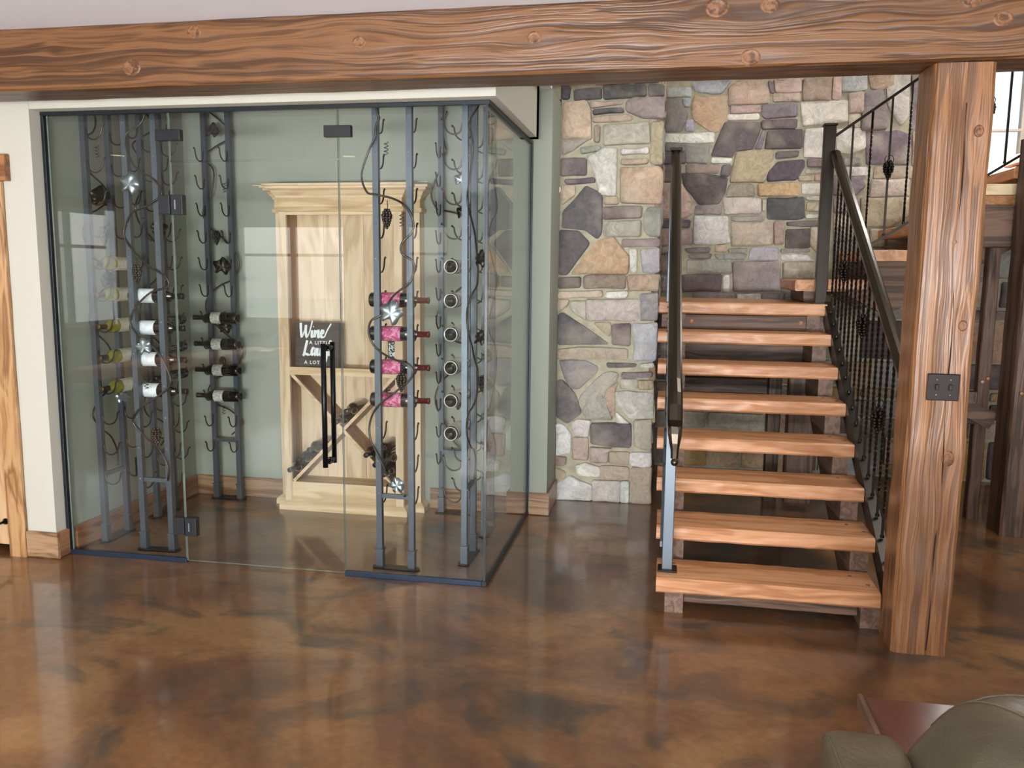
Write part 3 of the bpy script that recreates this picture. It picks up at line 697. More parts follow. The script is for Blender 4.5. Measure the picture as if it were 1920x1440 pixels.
obj('jamb_channel', M().box((-3.06, GY - .012, .0), (-3.043, GY + .012, GT - .015), .002), 'framedark', gl_)
obj('bottom_channel', M().box((-1.521, GY - .012, 0), (GX - .013, GY + .012, .024), .002), 'frame', gr_)
obj('bottom_channel', M().box((GX - .012, GY - .012, 0), (GX + .012, 4.95, .024), .002), 'framedark', gs_)
obj('wall_channel', M().box((GX - .012, 4.951, .0), (GX + .012, 4.961, GT - .015)), 'framedark', gs_)
struct('trim_4', M().box((-3.06, GY - .014, GT - .014), (GX + .014, GY + .014, GT + .004), .002), 'framedark', 'dark channel holding the tops of the front glass')
struct('trim_5', M().box((GX - .014, GY + .015, GT - .014), (GX + .014, 4.95, GT + .004), .002), 'framedark', 'dark channel holding the top of the side glass')
for x, z in ((-2.377, 2.122), (-1.521, 2.124)):
    obj('patch_fitting', M().box((x - .065, GY - .016, z - .026), (x + .065, GY + .016, z + .026), .002), 'hinge', gq_)
gd = thing('glass_door', 'frameless clear glass door of the wine room with black hinges and pull', 'door', (-2.37, GY, 0))
pane('door_pane', -2.374, -1.524, .012, 1.996, gd)
for z in (1.796, .192):
    h = obj('hinge', M().box((-2.372, GY - .018, z - .048), (-2.312, GY + .018, z + .048), .002).box((-2.442, GY - .014, z - .045), (-2.382, GY + .014, z + .045), .002).lathe([(.008, -.046), (.008, .046)], (-2.377, GY, z), 'z', 8), 'hinge', gd)
    obj('hinge_clip', M().box((-2.352, GY - .021, z - .022), (-2.346, GY - .018, z + .022)), 'leaf', h)
hp = M()
for y in (GY - .055, GY + .055):
    hp.tube([(-1.592, y, .552), (-1.592, y, 1.148)], .0125, 12)
for z in (.575, 1.125): hp.tube([(-1.592, GY - .055, z), (-1.592, GY + .055, z)], .010, 10)
obj('pull_handle', hp, 'black', gd)
obj('standoff', M().lathe([(.014, -.012), (.017, -.012), (.017, .012), (.014, .012)], (-1.592, GY, .575), 'y', 12).lathe([(.014, -.012), (.017, -.012), (.017, .012), (.014, .012)], (-1.592, GY, 1.125), 'y', 12), 'black', gd)

# ------------------------------------------------------------------ alder wine cabinet
CX0, CX1, CY, CB = -2.325, -1.552, 4.77, 4.975
cb = thing('wine_cabinet', 'pale alder display cabinet with crown and crossed wine bins', 'cabinet', (-1.94, 4.87, 0))
obj('face_stile', M().box((CX0, CY, .045), (-2.277, CY + .022, 1.84), .001), 'alder', cb)
obj('face_stile', M().box((-1.600, CY, .045), (CX1, CY + .022, 1.84), .001), 'alder', cb)
obj('face_rail', M().box((-2.277, CY, .048), (-1.600, CY + .021, .176), .001), 'alderx', cb)
obj('face_rail', M().box((-2.277, CY, .850), (-1.600, CY + .021, .898), .001), 'alderx', cb)
obj('face_rail', M().box((-2.277, CY, 1.815), (-1.600, CY + .021, 1.84), .001), 'alderx', cb)
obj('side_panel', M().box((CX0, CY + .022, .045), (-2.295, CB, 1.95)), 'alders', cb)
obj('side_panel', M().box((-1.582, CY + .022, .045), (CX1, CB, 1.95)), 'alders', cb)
bx = [-2.295, -2.12, -1.99, -1.86, -1.74, -1.582]
for a, b in zip(bx, bx[1:]): obj('back_board', M().box((a + .0006, CB - .012, .05), (b - .0006, CB - .003, 1.95), .0008), 'alder', cb)
obj('shelf', M().box((-2.295, CY + .021, .862), (-1.582, CB - .012, .884)), 'alderx', cb)
obj('floor_board', M().box((-2.295, CY + .021, .15), (-1.582, CB - .012, .17)), 'alderx', cb)
obj('top_board', M().box((-2.295, CY + .022, 1.83), (-1.582, CB - .012, 1.85)), 'alderx', cb)
for sx in (-1, 1):
    x = CX0 - .075 if sx < 0 else CX1; obj('side_scribe', M().box((x, 4.885, .02), (x + .075, CB, 1.95), .001), 'alder', cb)
def ring_band(name, o0, z0, z1, prof=None):
    # moulding round the front and both sides of the cabinet
    mm = M(); P = prof or [(o0, z0), (o0, z1)]
    loop = [(-1, CX0 - .075, CB), (-1, CX0 - .075, 4.885), (0, CX0, 4.885), (0, CX0, CY), (1, CX1, CY), (1, CX1, 4.885), (2, CX1 + .075, 4.885), (2, CX1 + .075, CB)]
    dirs = [(-1, 0), (-1, -1), (-1, -1), (-1, -1), (1, -1), (1, -1), (1, -1), (1, 0)]
    v = []; f = []; n = len(P)
    for (q, x, y), (dx, dy) in zip(loop, dirs):
        for (o, z) in P: v.append((x + dx * o, y + dy * o, z))
    for i in range(len(loop) - 1):
        for k in range(n - 1): f.append((i * n + k, i * n + k + 1, (i + 1) * n + k + 1, (i + 1) * n + k))
    mm.add(v, f); return obj(name, mm, 'alderx', cb)
ring_band('frieze', 0, 0, 0, [(-.01, 1.84), (.004, 1.84), (.004, 1.925), (-.01, 1.925)])
ring_band('bead', 0, 0, 0, [(0, 1.833), (.013, 1.835), (.017, 1.848), (.013, 1.861), (0, 1.863)])
ring_band('crown', 0, 0, 0, [(0, 1.915), (.012, 1.915), (.012, 1.926), (.022, 1.936), (.034, 1.955), (.054, 1.966), (.054, 1.978), (.068, 1.980), (.068, 1.994), (-.03, 1.994)])
obj('crown_cap', M().box((CX0, CY, 1.985), (CX1, CB, 1.993)), 'alderx', cb)
ring_band('base_moulding', 0, 0, 0, [(0, .055), (.006, .055), (.022, .040), (.030, .030), (.030, .0), (-.01, .0)])
# crossed dividers
xa, xb, za, zb = -2.277, -1.600, .17, .862; d = Vector((xb - xa, 0, zb - za)).normalized(); d2 = Vector((-d.z, 0, d.x))
cxm, czm = (xa + xb) / 2, (za + zb) / 2; hl = math.hypot(xb - xa, zb - za) / 2
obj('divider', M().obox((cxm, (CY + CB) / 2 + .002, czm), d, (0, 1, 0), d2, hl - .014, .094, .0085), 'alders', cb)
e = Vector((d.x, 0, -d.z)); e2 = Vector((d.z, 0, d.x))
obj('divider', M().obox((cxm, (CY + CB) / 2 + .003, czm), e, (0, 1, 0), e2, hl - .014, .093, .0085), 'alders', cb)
obj('divider_edge', M().obox((cxm, CY + .008, czm), d, (0, 1, 0), d2, hl - .014, .006, .0095).obox((cxm, CY + .0085, czm), e, (0, 1, 0), e2, hl - .014, .006, .0095), 'alderx', cb)

# sign on the shelf
sg = thing('wine_sign', 'dark wood sign with white lettering Wine a little Laugh a lot', 'sign', (-2.15, 4.86, .884))
lean = .10
def sp_(x, z, off=0): return (x, 4.842 + (z - .884) * lean - off, z)
x0, x1, z0, z1 = -2.268, -1.985, .885, 1.168
v = [sp_(x0, z0, .012), sp_(x1, z0, .012), sp_(x1, z1, .012), sp_(x0, z1, .012), sp_(x0, z0), sp_(x1 + .012, z0), sp_(x1 + .012, z1), sp_(x0, z1)]
obj('board', M().add(v, [(0, 1, 2, 3), (7, 6, 5, 4), (0, 4, 5, 1), (1, 5, 6, 2), (2, 6, 7, 3), (3, 7, 4, 0)]), 'signwood', sg)
WH = plain('white_paint', 'e8eeee', .6)
def pen(strokes, X, Z, s, wd, name):
    mm = M()
    for st in strokes:
        P = smooth_path([(p[0], 0, p[1]) for p in st], 5); n = len(P)
        for i in range(n - 1):
            a, b = P[i], P[i + 1]; t = (b - a)
            if t.length < 1e-6: continue
            t.normalize(); wa = wd * (1.25 if t.z < -.3 else .62); nn = Vector((-t.z, 0, t.x)) * wa
            q = [a + nn - t * .1 * wd, b + nn + t * .3 * wd, b - nn + t * .3 * wd, a - nn - t * .1 * wd]
            mm.add([sp_(X + p.x * s, Z + p.z * s, .0125 + .0006 * (i % 2)) for p in q], [(0, 1, 2, 3)])
    return obj(name, mm, WH, sg)
# 'Wine' in brush script (units: letter height 1)
Wn = [[(0, 1.0), (.02, .5), (.1, .02), (.25, .35), (.38, .85), (.38, .4), (.48, .02), (.68, .45), (.86, 1.15)],
      [(.86, .5), (.84, .12), (.92, .03), (1.05, .3)], [(.93, .74), (.95, .77)],
      [(1.1, .52), (1.06, .04), (1.2, .4), (1.33, .5), (1.32, .1), (1.4, .03), (1.5, .2)],
      [(1.5, .22), (1.7, .32), (1.72, .5), (1.6, .5), (1.52, .2), (1.62, .02), (1.8, .1), (1.95, .45), (2.25, .98)]]
pen(Wn, -2.236, 1.075, .088, .075, 'lettering')
Lg = [[(.32, 1.1), (.2, .6), (.08, .05), (0, .02), (.15, .12), (.5, .02), (.62, .1)],
      [(.95, .5), (.8, .56), (.68, .25), (.76, .03), (.9, .25), (.98, .55), (.94, .1), (1.02, .03), (1.12, .2)],
      [(1.16, .55), (1.13, .15), (1.22, .03), (1.36, .25), (1.42, .55), (1.38, .1), (1.46, .04), (1.55, .25)],
      [(1.85, .5), (1.7, .55), (1.6, .25), (1.68, .04), (1.82, .25), (1.9, .52), (1.84, -.2), (1.72, -.55), (1.6, -.4), (1.8, -.08), (2.0, .2)],
      [(2.0, .2), (2.2, .9), (2.2, 1.1), (2.1, .9), (2.06, .02), (2.16, .42), (2.3, .5), (2.28, .1), (2.38, .03), (2.5, .2)]]
pen(Lg, -2.218, .965, .083, .075, 'lettering')
def text(s, X, Z, size, par, place, mat, name='lettering'):
    cu = bpy.data.curves.new('t', 'FONT'); cu.body = s; cu.size = size; cu.resolution_u = 2; cu.space_character = 1.25; cu.offset = .0012 if size > .03 else .0005
    to = bpy.data.objects.new('t', cu); COL.objects.link(to); bpy.context.view_layer.update()
    me = to.to_mesh(); mm = M().add([place(X + q.co.x, Z + q.co.y) for q in me.vertices], [tuple(p.vertices) for p in me.polygons])
    to.to_mesh_clear(); bpy.data.objects.remove(to); return obj(name, mm, mat, par, fix=False)
text('A LITTLE', -2.178, 1.034, .030, sg, lambda x, z: sp_(x, z, .0128), WH)
text('A LOT', -2.208, .912, .030, sg, lambda x, z: sp_(x, z, .0128), WH)
ps = thing('small_sign', 'small black and white patterned plaque leaning on the cabinet shelf', 'plaque', (-1.66, 4.87, .884))
obj('board', M().box((-1.675, 4.86, .885), (-1.603, 4.885, 1.075), .002), 'black', ps)
pm = label_mat('scribble_print', '17191a', 'd6dad8', 55, .5, .53); obj('print', M().box((-1.668, 4.857, .905), (-1.625, 4.8605, 1.06)), pm, ps)

# ------------------------------------------------------------------ wine bottles
PROF = [(0, .022), (.012, .020), (.024, .006), (.029, 0), (.033, 0), (.0365, .004), (.0370, .012), (.0370, .185), (.0355, .198), (.0270, .215), (.0175, .230), (.0145, .243), (.0140, .290), (.0155, .291), (.0155, .298), (.010, .300), (0, .300)]
def make_bottle(label, kind, group=None):
    t = thing('wine_bottle', label, 'bottle', (0, 0, 0), group)
    gm = {'green': 'bgreen', 'brown': 'bbrown'}.get(kind, 'bdark')
    obj('glass_body', M().lathe([(a, b) for a, b in PROF], (0, 0, 0), 'z', 20), gm, t)
    lab = {'pink': ('lpink', -95, 95), 'white': ('lwhite', -120, 120), 'cream': ('lcream', -75, 75), 'green': ('lplain', -120, 120), 'base': ('lplain', -160, 160)}.get(kind)
    if lab: obj('label', M().lathe([(.0375, {'cream': .105, 'base': .016, 'pink': .062}.get(kind, .05)), (.0375, {'cream': .170, 'white': .140}.get(kind, .160))], (0, 0, 0), 'z', 20, lab[1], lab[2]), lab[0], t)
    if kind == 'base': obj('base_rim_glint', M().lathe([(.0300, .001), (.0305, -.0010), (.0335, -.0010), (.0352, .0015)], (0, 0, 0), 'z', 24), 'rimglint', t)['label'] = 'pale ring painted as the glint on the base rim'  # pale ring stands in for light caught on the glass rim
    cap = 'capred' if kind == 'pink' else 'capgold' if kind in ('green',) else 'capblack'
    obj('capsule', M().lathe([(.0152, .238), (.0150, .290), (.0163, .291), (.0163, .299), (.011, .3015), (0, .3015)], (0, 0, 0), 'z', 14), cap, t)
    return t
PROTO = {}
def put_bottle(kind, base_pt, direction, label, group, spin=0):
    if kind not in PROTO: PROTO[kind] = t = make_bottle(label, kind)
    else:
        s = PROTO[kind]; t = s.copy(); COL.objects.link(t)
        for ch in s.children: c = ch.copy(); COL.objects.link(c); c.parent = t
    t['label'] = label; t['group'] = group; t.location = base_pt
    q = Vector(direction).to_track_quat('Z', 'Y'); t.rotation_euler = (q.to_matrix() @ Matrix.Rotation(spin, 3, 'Z')).to_euler(); return t

# ------------------------------------------------------------------ wine racks
HZ = [.391 + .1654 * k for k in range(12)]
def leaf_mesh(c, n, up, s=.05, seed=0):
    rnd = random.Random(seed); n = Vector(n).normalized(); up = Vector(up); up = (up - n * up.dot(n)).normalized(); sd = up.cross(n); c = Vector(c)
    m = 25; v = [c + n * .004]; lob = [1, .55, .92, .5, .75, .45, .62]; v2 = []
    for i in range(m):
        a = -math.pi + 2 * math.pi * i / m; k = abs(a) / math.pi
        rr_ = s * (.89 + .11 * math.cos(5 * a)) * (1 + .07 * rnd.uniform(-1, 1)) * (1.1 - .25 * k)
        if abs(a) > 2.85: rr_ *= .45
        z = .006 * math.cos(5 * a) + .01 * rnd.uniform(-1, 1); v.append(c + up * rr_ * math.cos(a) + sd * rr_ * math.sin(a) + n * z)
    for i in range(m):
        a = -math.pi + 2 * math.pi * i / m; rr_ = s * .5 * (.9 + .1 * math.cos(5 * a)); v.append(c + up * rr_ * math.cos(a) + sd * rr_ * math.sin(a) + n * (.008 + .002 * math.cos(5 * a + .6)))
    f = []
    for i in range(m): j = (i + 1) % m; f += [(0, 1 + m + i, 1 + m + j), (1 + m + i, 1 + i, 1 + j, 1 + m + j)]
    k = len(v); v += [p - n * .0025 for p in v]; f += [tuple(q + k for q in g)[::-1] for g in f]
    for i in range(m): j = (i + 1) % m; f.append((1 + i, 1 + i + k, 1 + j + k, 1 + j))
    return M().add(v, f, True)
def grape_mesh(c, s=1.0, seed=0):
    rnd = random.Random(seed); mm = M(); c = Vector(c)
    for row, (n_, r_) in enumerate(((3, .009), (6, .016), (7, .019), (7, .018), (6, .016), (4, .011), (3, .007), (1, 0))):
        for k in range(n_):
            a = 6.283 * k / n_ + row * .7; mm.ball(c + Vector((math.cos(a) * r_, math.sin(a) * r_ * .8, -row * .011)) * s, .0078 * s, 7, 5)
    return mm
def tendril(c, out, s=1.0, turns=3.5):
    c = Vector(c); out = Vector(out); P = []
    for i in range(int(turns * 8) + 1):
        a = i * math.pi / 4; P.append(c + Vector((math.cos(a) * .010, math.sin(a) * .010, -i * .0021)) * s + out * .0)
    return P
# vine: list of (u along the rack, z) with u measured from the first post; leaves, grapes, tendrils at (u, z)
V1 = [(.03, 2.42), (.002, 2.33), (.016, 2.23), (.026, 2.20), (.012, 2.165), (.006, 2.11), (-.027, 2.055), (-.066, 1.943), (-.038, 1.862), (.003, 1.849), (.07, 1.836), (.123, 1.816), (.152, 1.796), (.187, 1.74), (.186, 1.677), (.138, 1.626), (.135, 1.575), (.185, 1.538), (.196, 1.499), (.171, 1.435), (.095, 1.377), (.059, 1.33), (.023, 1.277), (-.024, 1.25), (-.038, 1.184), (-.006, 1.119), (.071, 1.073), (.147, 1.049), (.183, 1.019), (.166, .965), (.083, .896), (-.001, .825), (-.041, .742), (-.037, .661), (-.001, .595), (.032, .528), (.051, .474), (.143, .383)]
V2 = [(.02, 2.46), (.09, 2.36), (.13, 2.27), (.10, 2.2), (.02, 2.14), (.06, 2.0), (.16, 1.93), (.2, 1.86), (.12, 1.8), (.03, 1.76), (-.02, 1.66), (.03, 1.58), (.12, 1.5), (.2, 1.45), (.21, 1.4), (.12, 1.37), (.04, 1.3), (-.01, 1.22), (.03, 1.15), (.13, 1.08), (.18, 1.0), (.2, .9), (.12, .83), (.03, .77), (-.02, .7), (.04, .62), (.12, .56), (.17, .47), (.16, .39)]
V3 = [(.02, 2.46), (.12, 2.38), (.18, 2.31), (.06, 2.24), (-.03, 2.18), (.04, 2.1), (.02, 1.95), (-.04, 1.84), (.0, 1.75), (.09, 1.68), (.17, 1.6), (.19, 1.5), (.13, 1.42), (.05, 1.38), (-.03, 1.3), (-.04, 1.2), (.03, 1.12), (.12, 1.05), (.2, .98), (.16, .88), (.09, .82), (.0, .78), (-.05, .7), (0, .62), (.1, .58), (.18, .5), (.1, .42)]
def rack(label, p1, p2, nrm, vine, leaves, grapes, tend, bar=.375, flip=1):
    p1 = Vector((*p1, 0)); p2 = Vector((*p2, 0)); n = Vector((*nrm, 0)); ax = (p2 - p1).normalized(); mid = (p1 + p2) / 2
    t = thing('wine_rack', label, 'wine rack', mid, 'steel wine racks with twining vines')
    bp_ = M(); L_ = (p2 - p1).length / 2; prof = []
    for k in range(17): a = -math.pi / 2 + math.pi * k / 16; prof.append(mid + ax * (L_ + .012 + .028 * math.cos(a)) + n * .032 * math.sin(a))
    for k in range(17): a = math.pi / 2 + math.pi * k / 16; prof.append(mid + ax * (-L_ - .012 + .028 * math.cos(a)) + n * .032 * math.sin(a))
    bp_.prism([(q.x, q.y) for q in prof], 0, .007, 2); obj('base_plate', bp_, 'metaldark', t)
    for p in (p1, p2):
        obj('post', M().obox((p.x, p.y, 1.277), ax, n, (0, 0, 1), .0145, .0145, 1.252), 'metal', t)
        obj('sleeve', M().obox((p.x, p.y, .052), ax, n, (0, 0, 1), .0175, .0175, .044), 'metal', t)
        obj('collar', M().obox((p.x, p.y, .099), ax, n, (0, 0, 1), .022, .022, .003), 'metal', t)
    obj('crossbar', M().obox((mid.x, mid.y, bar), ax, n, (0, 0, 1), L_ - .0145, .008, .011), 'metal', t)
    rv = M()
    for p in (p1, p2):
        for z in HZ: c = p - n * .0145 + Vector((0, 0, z)); rv.ball(c, .0048, 6, 4)
    ro = obj('rivets', rv, 'leaf', t); ro['label'] = 'row of small round rivets'; ro['kind'] = 'stuff'
    hooks = []
    for p in (p1, p2):
        for z in HZ:
            if not hooks:
                P = [p + n * (.013) + Vector((0, 0, z))]
                for k in range(11):
                    a = math.pi - math.pi * k / 10 * .95; P.append(p + n * (.062 + .0435 * math.cos(a)) + Vector((0, 0, z - .033 - .0435 * math.sin(a) * 1.0 + .02 * (k / 10))))
                P.append(P[-1] + Vector((0, 0, .020)) + n * .004); P.append(P[-1] + Vector((0, 0, .006)) + n * .009)
                h = M().tube(P, .0042, 6); h.ball(P[-1], .0062, 6, 4)
                hooks.append(obj('hook', h, 'vine', t)); z0_ = z; p0_ = p
            else:
                h = hooks[0].copy(); COL.objects.link(h); h.parent = t; h.location = (p - p0_) + Vector((0, 0, z - z0_)); hooks.append(h)
    side = -1   # the vine twines on the face away from the hooks
    def at(u, z, off=.024): return p1 + ax * u - n * off + Vector((0, 0, z))
    P = []
    for i, (u, z) in enumerate(vine): P.append(at(u, z, .024 + .006 * math.sin(i * 1.7)))
    obj('vine', M().tube(smooth_path(P, 5), .0052, 7), 'vine', t)
    for k, (u, z, s) in enumerate(leaves):
        lf = obj('leaf', leaf_mesh(at(u, z, .036), -n, (.3 * (-1) ** k, 0, 1), s, k + int(z * 10)), 'leaf', t)
    for k, (u, z) in enumerate(grapes):
        obj('grape_cluster', grape_mesh(at(u, z, .03), 1.05, k), 'vine', t)
        obj('stem', M().tube([at(u, z + .045, .024), at(u + .004, z + .02, .028), at(u, z - .005, .03)], .0022, 5), 'vine', t)
    for k, (u, z) in enumerate(tend): obj('tendril', M().tube(tendril(at(u, z, .026), n), .0020, 5), 'vine', t)
    return t
rack('free standing steel rack right of the glass door, vine leaf at mid height', (-1.39, 3.89), (-1.222, 3.885), (0, 1), V1, [(.078, 1.285, .064), (.105, .44, .044)], [(.062, 1.775), (.128, .995)], [(.06, 2.09), (.135, 1.76), (.06, .93)])
rack('steel rack just behind the left fixed glass pane, big leaf near top', (-2.708, 3.888), (-2.547, 3.892), (0, 1), V2, [(.035, 1.905, .062), (.07, 1.09, .05)], [(.05, 1.50), (.115, .665)], [(.1, 1.75), (.07, .93)], .385)
rack('steel rack against the back wall left of the cabinet', (-2.868, 4.90), (-2.707, 4.904), (0, -1), V3, [], [], [], .389)
rack('steel rack along the left wall nearest the front glass', (-2.992, 3.958), (-2.992, 4.150), (1, 0), V2, [], [], [], .375)
rack('steel rack along the left wall nearer the back corner', (-2.985, 4.42), (-2.985, 4.60), (1, 0), V3, [], [], [], .389)
rack('steel rack on the back wall right of the cabinet, nearest the stone pier side', (-1.345, 4.888), (-1.178, 4.888), (0, -1), V1, [], [], [], .389)
rack('steel rack along the side glass, nearer the front corner', (-.985, 4.02), (-.985, 4.22), (-1, 0), V3, [], [], [], .389)
rack('steel rack along the side glass, nearer the back wall', (-.985, 4.485), (-.985, 4.68), (-1, 0), V2, [], [], [], .389)
racks = [o for o in COL.objects if o.name.startswith('wine_rack')]
# vines that face the room on the racks whose hooks face it too
def extra(rk, pts):
    for kind, c, n, s in pts:
        if kind == 'leaf': obj('leaf', leaf_mesh(c, n, (.2, 0, 1), s, int(c[2] * 31)), 'leaf', rk)
        elif kind == 'dark_leaf': obj('leaf', leaf_mesh(c, n, (.2, 0, 1), s, int(c[2] * 31)), 'metaldark', rk)
        elif kind == 'grape': obj('grape_cluster', grape_mesh(c, s, 3), 'vine', rk)
        else: obj('tendril', M().tube(tendril(c, n), .002, 5), 'vine', rk)
extra(racks[2], [('dark_leaf', (-2.80, 4.88, 2.33), (.2, -1, 0), .05), ('grape', (-2.79, 4.87, 1.72), None, 1.0), ('dark_leaf', (-2.76, 4.87, 1.50), (.2, -1, 0), .06), ('dark_leaf', (-2.76, 4.88, 1.12), (.2, -1, 0), .045), ('grape', (-2.78, 4.87, .93), None, .9), ('tendril', (-2.73, 4.88, 2.02), (0, -1, 0), 1), ('tendril', (-2.79, 4.88, .62), (0, -1, 0), 1)])
extra(racks[3], [('dark_leaf', (-2.96, 4.02, 1.86), (1, -.4, 0), .06), ('grape', (-2.96, 4.03, 1.70), None, 1.1), ('dark_leaf', (-2.96, 4.05, 1.42), (1, -.4, 0), .05), ('leaf', (-2.95, 4.1, .78), (1, -.4, 0), .045), ('tendril', (-2.95, 4.0, 2.12), (0, -1, 0), 1)])
extra(racks[4], [('grape', (-2.90, 4.45, 1.46), None, 1.15), ('dark_leaf', (-2.94, 4.5, 1.72), (1, -.5, 0), .055), ('tendril', (-2.9, 4.45, 1.78), (0, -1, 0), 1)])
extra(racks[5], [('dark_leaf', (-1.20, 4.86, 1.83), (.2, -1, 0), .05), ('leaf', (-1.22, 4.87, 2.02), (.2, -1, 0), .045)])
extra(racks[6], [('grape', (-1.03, 4.06, .88), None, 1.0), ('dark_leaf', (-.95, 4.2, 1.55), (-.5, -1, 0), .05), ('dark_leaf', (-.95, 4.2, 1.15), (-.5, -1, 0), .045)])
extra(racks[7], [('grape', (-.99, 4.44, .92), None, 1.0)] + [('dark_leaf', (-.97, 4.47, z), (-.4, -1, 0), .04) for z in (1.03, .87, .70, .53, .36)])

NTH = ('topmost', 'second from top', 'third from top', 'lowest')
for i, k in enumerate((6, 5, 4, 3)):
    put_bottle('pink', (-1.447, 3.951, HZ[k] - .0345), (1, 0, 0), 'pink labelled wine bottle, %s on the rack right of the door' % NTH[i], 'pink labelled bottles on the rack right of the door', R(168 - 6 * i))
    put_bottle('white', (-2.76, 3.951, HZ[k] - .0345), (1, 0, 0), 'dark wine bottle with bright white label, %s on the left pane rack' % NTH[i], 'white labelled bottles on the rack behind the left pane', R(165 + 5 * i))
for i, k in enumerate((5, 4, 3, 2)):
    put_bottle('cream', (-2.650, 4.840, HZ[k] - .0345), (-1, 0, 0), 'black wine bottle with small cream label, %s on the back wall rack' % NTH[i], 'black bottles on the back wall rack left of the cabinet', R(8))
NT5 = ('topmost', 'second from top', 'middle', 'second from bottom', 'lowest')
for i, k in enumerate((7, 6, 5, 4, 3)):
    put_bottle('green', (-2.930, 4.20, HZ[k] - .0345), (0, -1, 0), 'olive green white wine bottle with ivory label, %s on the left wall rack' % NT5[i], 'olive green bottles on the left wall rack', R(25))
for i, k in enumerate((5, 4, 3)):
    put_bottle('brown', (-2.923, 4.66, HZ[k] - .0345), (0, -1, 0), 'dim brown wine bottle, %s of three in the back left corner' % ('top', 'middle', 'bottom')[i], 'brown bottles in the back left corner')
NT6 = ('topmost', 'second from top', 'third from top', 'third from bottom', 'second from bottom', 'lowest')
for i, k in enumerate((7, 6, 5, 4, 3, 2)):
    put_bottle('base', (-1.047, 3.975, HZ[k] - .0345), (0, 1, 0), 'wine bottle seen from its round base, %s by the side glass' % NT6[i], 'bottles with bases to the front by the side glass', R(180))
# bottles lying in the crossed bins of the cabinet
up = Vector((d.x, 0, d.z))
def bin_bottle(x, z, lab, grp, y=5.0 - .04): put_bottle('brown', (x, y, z), (0, -1, 0), lab, grp)
def on_diag(s_, r_=.0375):   # resting on the rising divider, s_ metres along it from lower left
    p = Vector((xa, 0, za)) + d * s_ + d2 * (.0085 + r_ + .002); return p.x, p.z
for i, (s_, o) in enumerate(((.10, .045), (.19, .02), (.285, 0))):
    x, z = on_diag(s_); bin_bottle(x, z, ('lowest', 'middle', 'highest')[i] + ' of three dark bottles in the left cabinet bin', 'bottles in the left cabinet bin', 4.96 - .0)
for i, s_ in enumerate((.535, .63)):
    x, z = on_diag(s_); bin_bottle(x, z, ('left', 'right')[i] + ' dark bottle of the pair in the upper cabinet bin', 'bottles in the upper cabinet bin')
def on_fall(s_, r_=.0375, lift=0):   # right bin: resting on the falling divider
    p = Vector((cxm, 0, czm)) + e * s_ + e2 * (.0085 + r_ + .002 + lift); return p.x, p.z
for i, (s_, l_) in enumerate(((.22, 0), (.30, 0), (.378, 0), (.25, .068), (.328, .068))):
    x, z = on_fall(s_, lift=l_); bin_bottle(x, z, ('upper left', 'middle', 'lowest', 'stacked inner', 'stacked rightmost')[i] + ' dark bottle in the right cabinet bin', 'bottles in the right cabinet bin')

wo = thing('wall_outlet', 'dark outlet plate low on the left wall behind the racks', 'outlet', (-3.06, 4.37, .33))
obj('plate', M().box((-3.061, 4.335, .27), (-3.055, 4.405, .385), .002), 'bronze', wo)
for z in (.305, .35): obj('socket', M().box((-3.056, 4.352, z - .014), (-3.0535, 4.388, z + .014), .002), 'black', wo)

# ------------------------------------------------------------------ staircase
TY0, RUN = 3.58, .264
TZ = [.170, .327, .488, .646, .8125, .9765, 1.141, 1.310]
st = thing('staircase', 'open staircase with thick honey coloured fir treads on dark timber stringers', 'stairs', (.45, 3.6, 0))
for k in range(8):
    y0 = TY0 + RUN * k; x0 = -.012 - .0075 * k; x1 = .917 if k == 0 else .945; z = TZ[k]
    if k < 7:
        y1 = y0 + .272
        t = obj('tread', M().hewn((x0, y0, z - .068), (x1, y1, z), 0, 90, 6, .0036, .009, 13, 0, False, k * 3), 'tread', st)
    else:
        t = obj('landing', M().hewn((x0, y0, z - .072), (.96, 6.42, z), 0, 90, 6, .0034, .009, 13, 0, False, 5), 'tread', st)
    for px_ in ((x0 + .075, y0 + .20), (x0 + .07, y0 + .09), (x1 - .085, y0 + .20), (x1 - .03, y0 + .10)):
        if k < 7: obj('peg', M().lathe([(0, 0), (.009, 0), (.009, .0016), (0, .0018)], (px_[0], px_[1], z - .0005), 'z', 10), 'dark', st)
def stringer(x0, x1, name='stringer'):
    # saw tooth timber: notched on top, straight underneath
    P = []; yb = TY0 + .038
    P += [(yb, 0.0)]
    for k in range(7):
        y = TY0 + .038 + RUN * k; P += [(y, TZ[k] - .07), (y + RUN, TZ[k] - .07)]
    P += [(TY0 + .038 + 7 * RUN, TZ[7] - .072), (TY0 + 8.0 * RUN, TZ[7] - .072), (TY0 + 8.0 * RUN, TZ[7] - .36), (TY0 + .40, 0)]
    return obj(name, M().prism([(a, b) for a, b in P], x0, x1, 0), 'darky', st)
stringer(.028, .108); stringer(.850, .928)
obj('kick_board', M().hewn((.112, 3.66, .035), (.846, 3.70, .098), 0, 24, 3, .002, .004), 'dark', st)
obj('riser_beam', M().hewn((-.04, 5.49, 1.135), (.955, 5.56, 1.234), 0, 30, 4, .003, .006), 'dark', st)
obj('riser_beam', M().hewn((-.04, 5.56, .93), (.905, 5.68, 1.13), 0, 30, 4, .003, .006), 'dark', st)
for x in (.15, .82):
    pg = M().lathe([(0, 0), (.014, 0), (.014, .006), (0, .008)], (0, 0, 0), 'y', 10); pg.v = [(a + x, 5.489 - b, c + 1.19) for a, b, c in pg.v]; obj('peg', pg, 'tread', st)
obj('support_post', M().hewn((.035, 5.20, 0), (.115, 5.30, 1.0), 2, 30, 4, .003, .006), 'darkz', st)
obj('support_post', M().hewn((.66, 5.62, .0), (.745, 5.72, .93), 2, 30, 4, .003, .006), 'darkz', st)
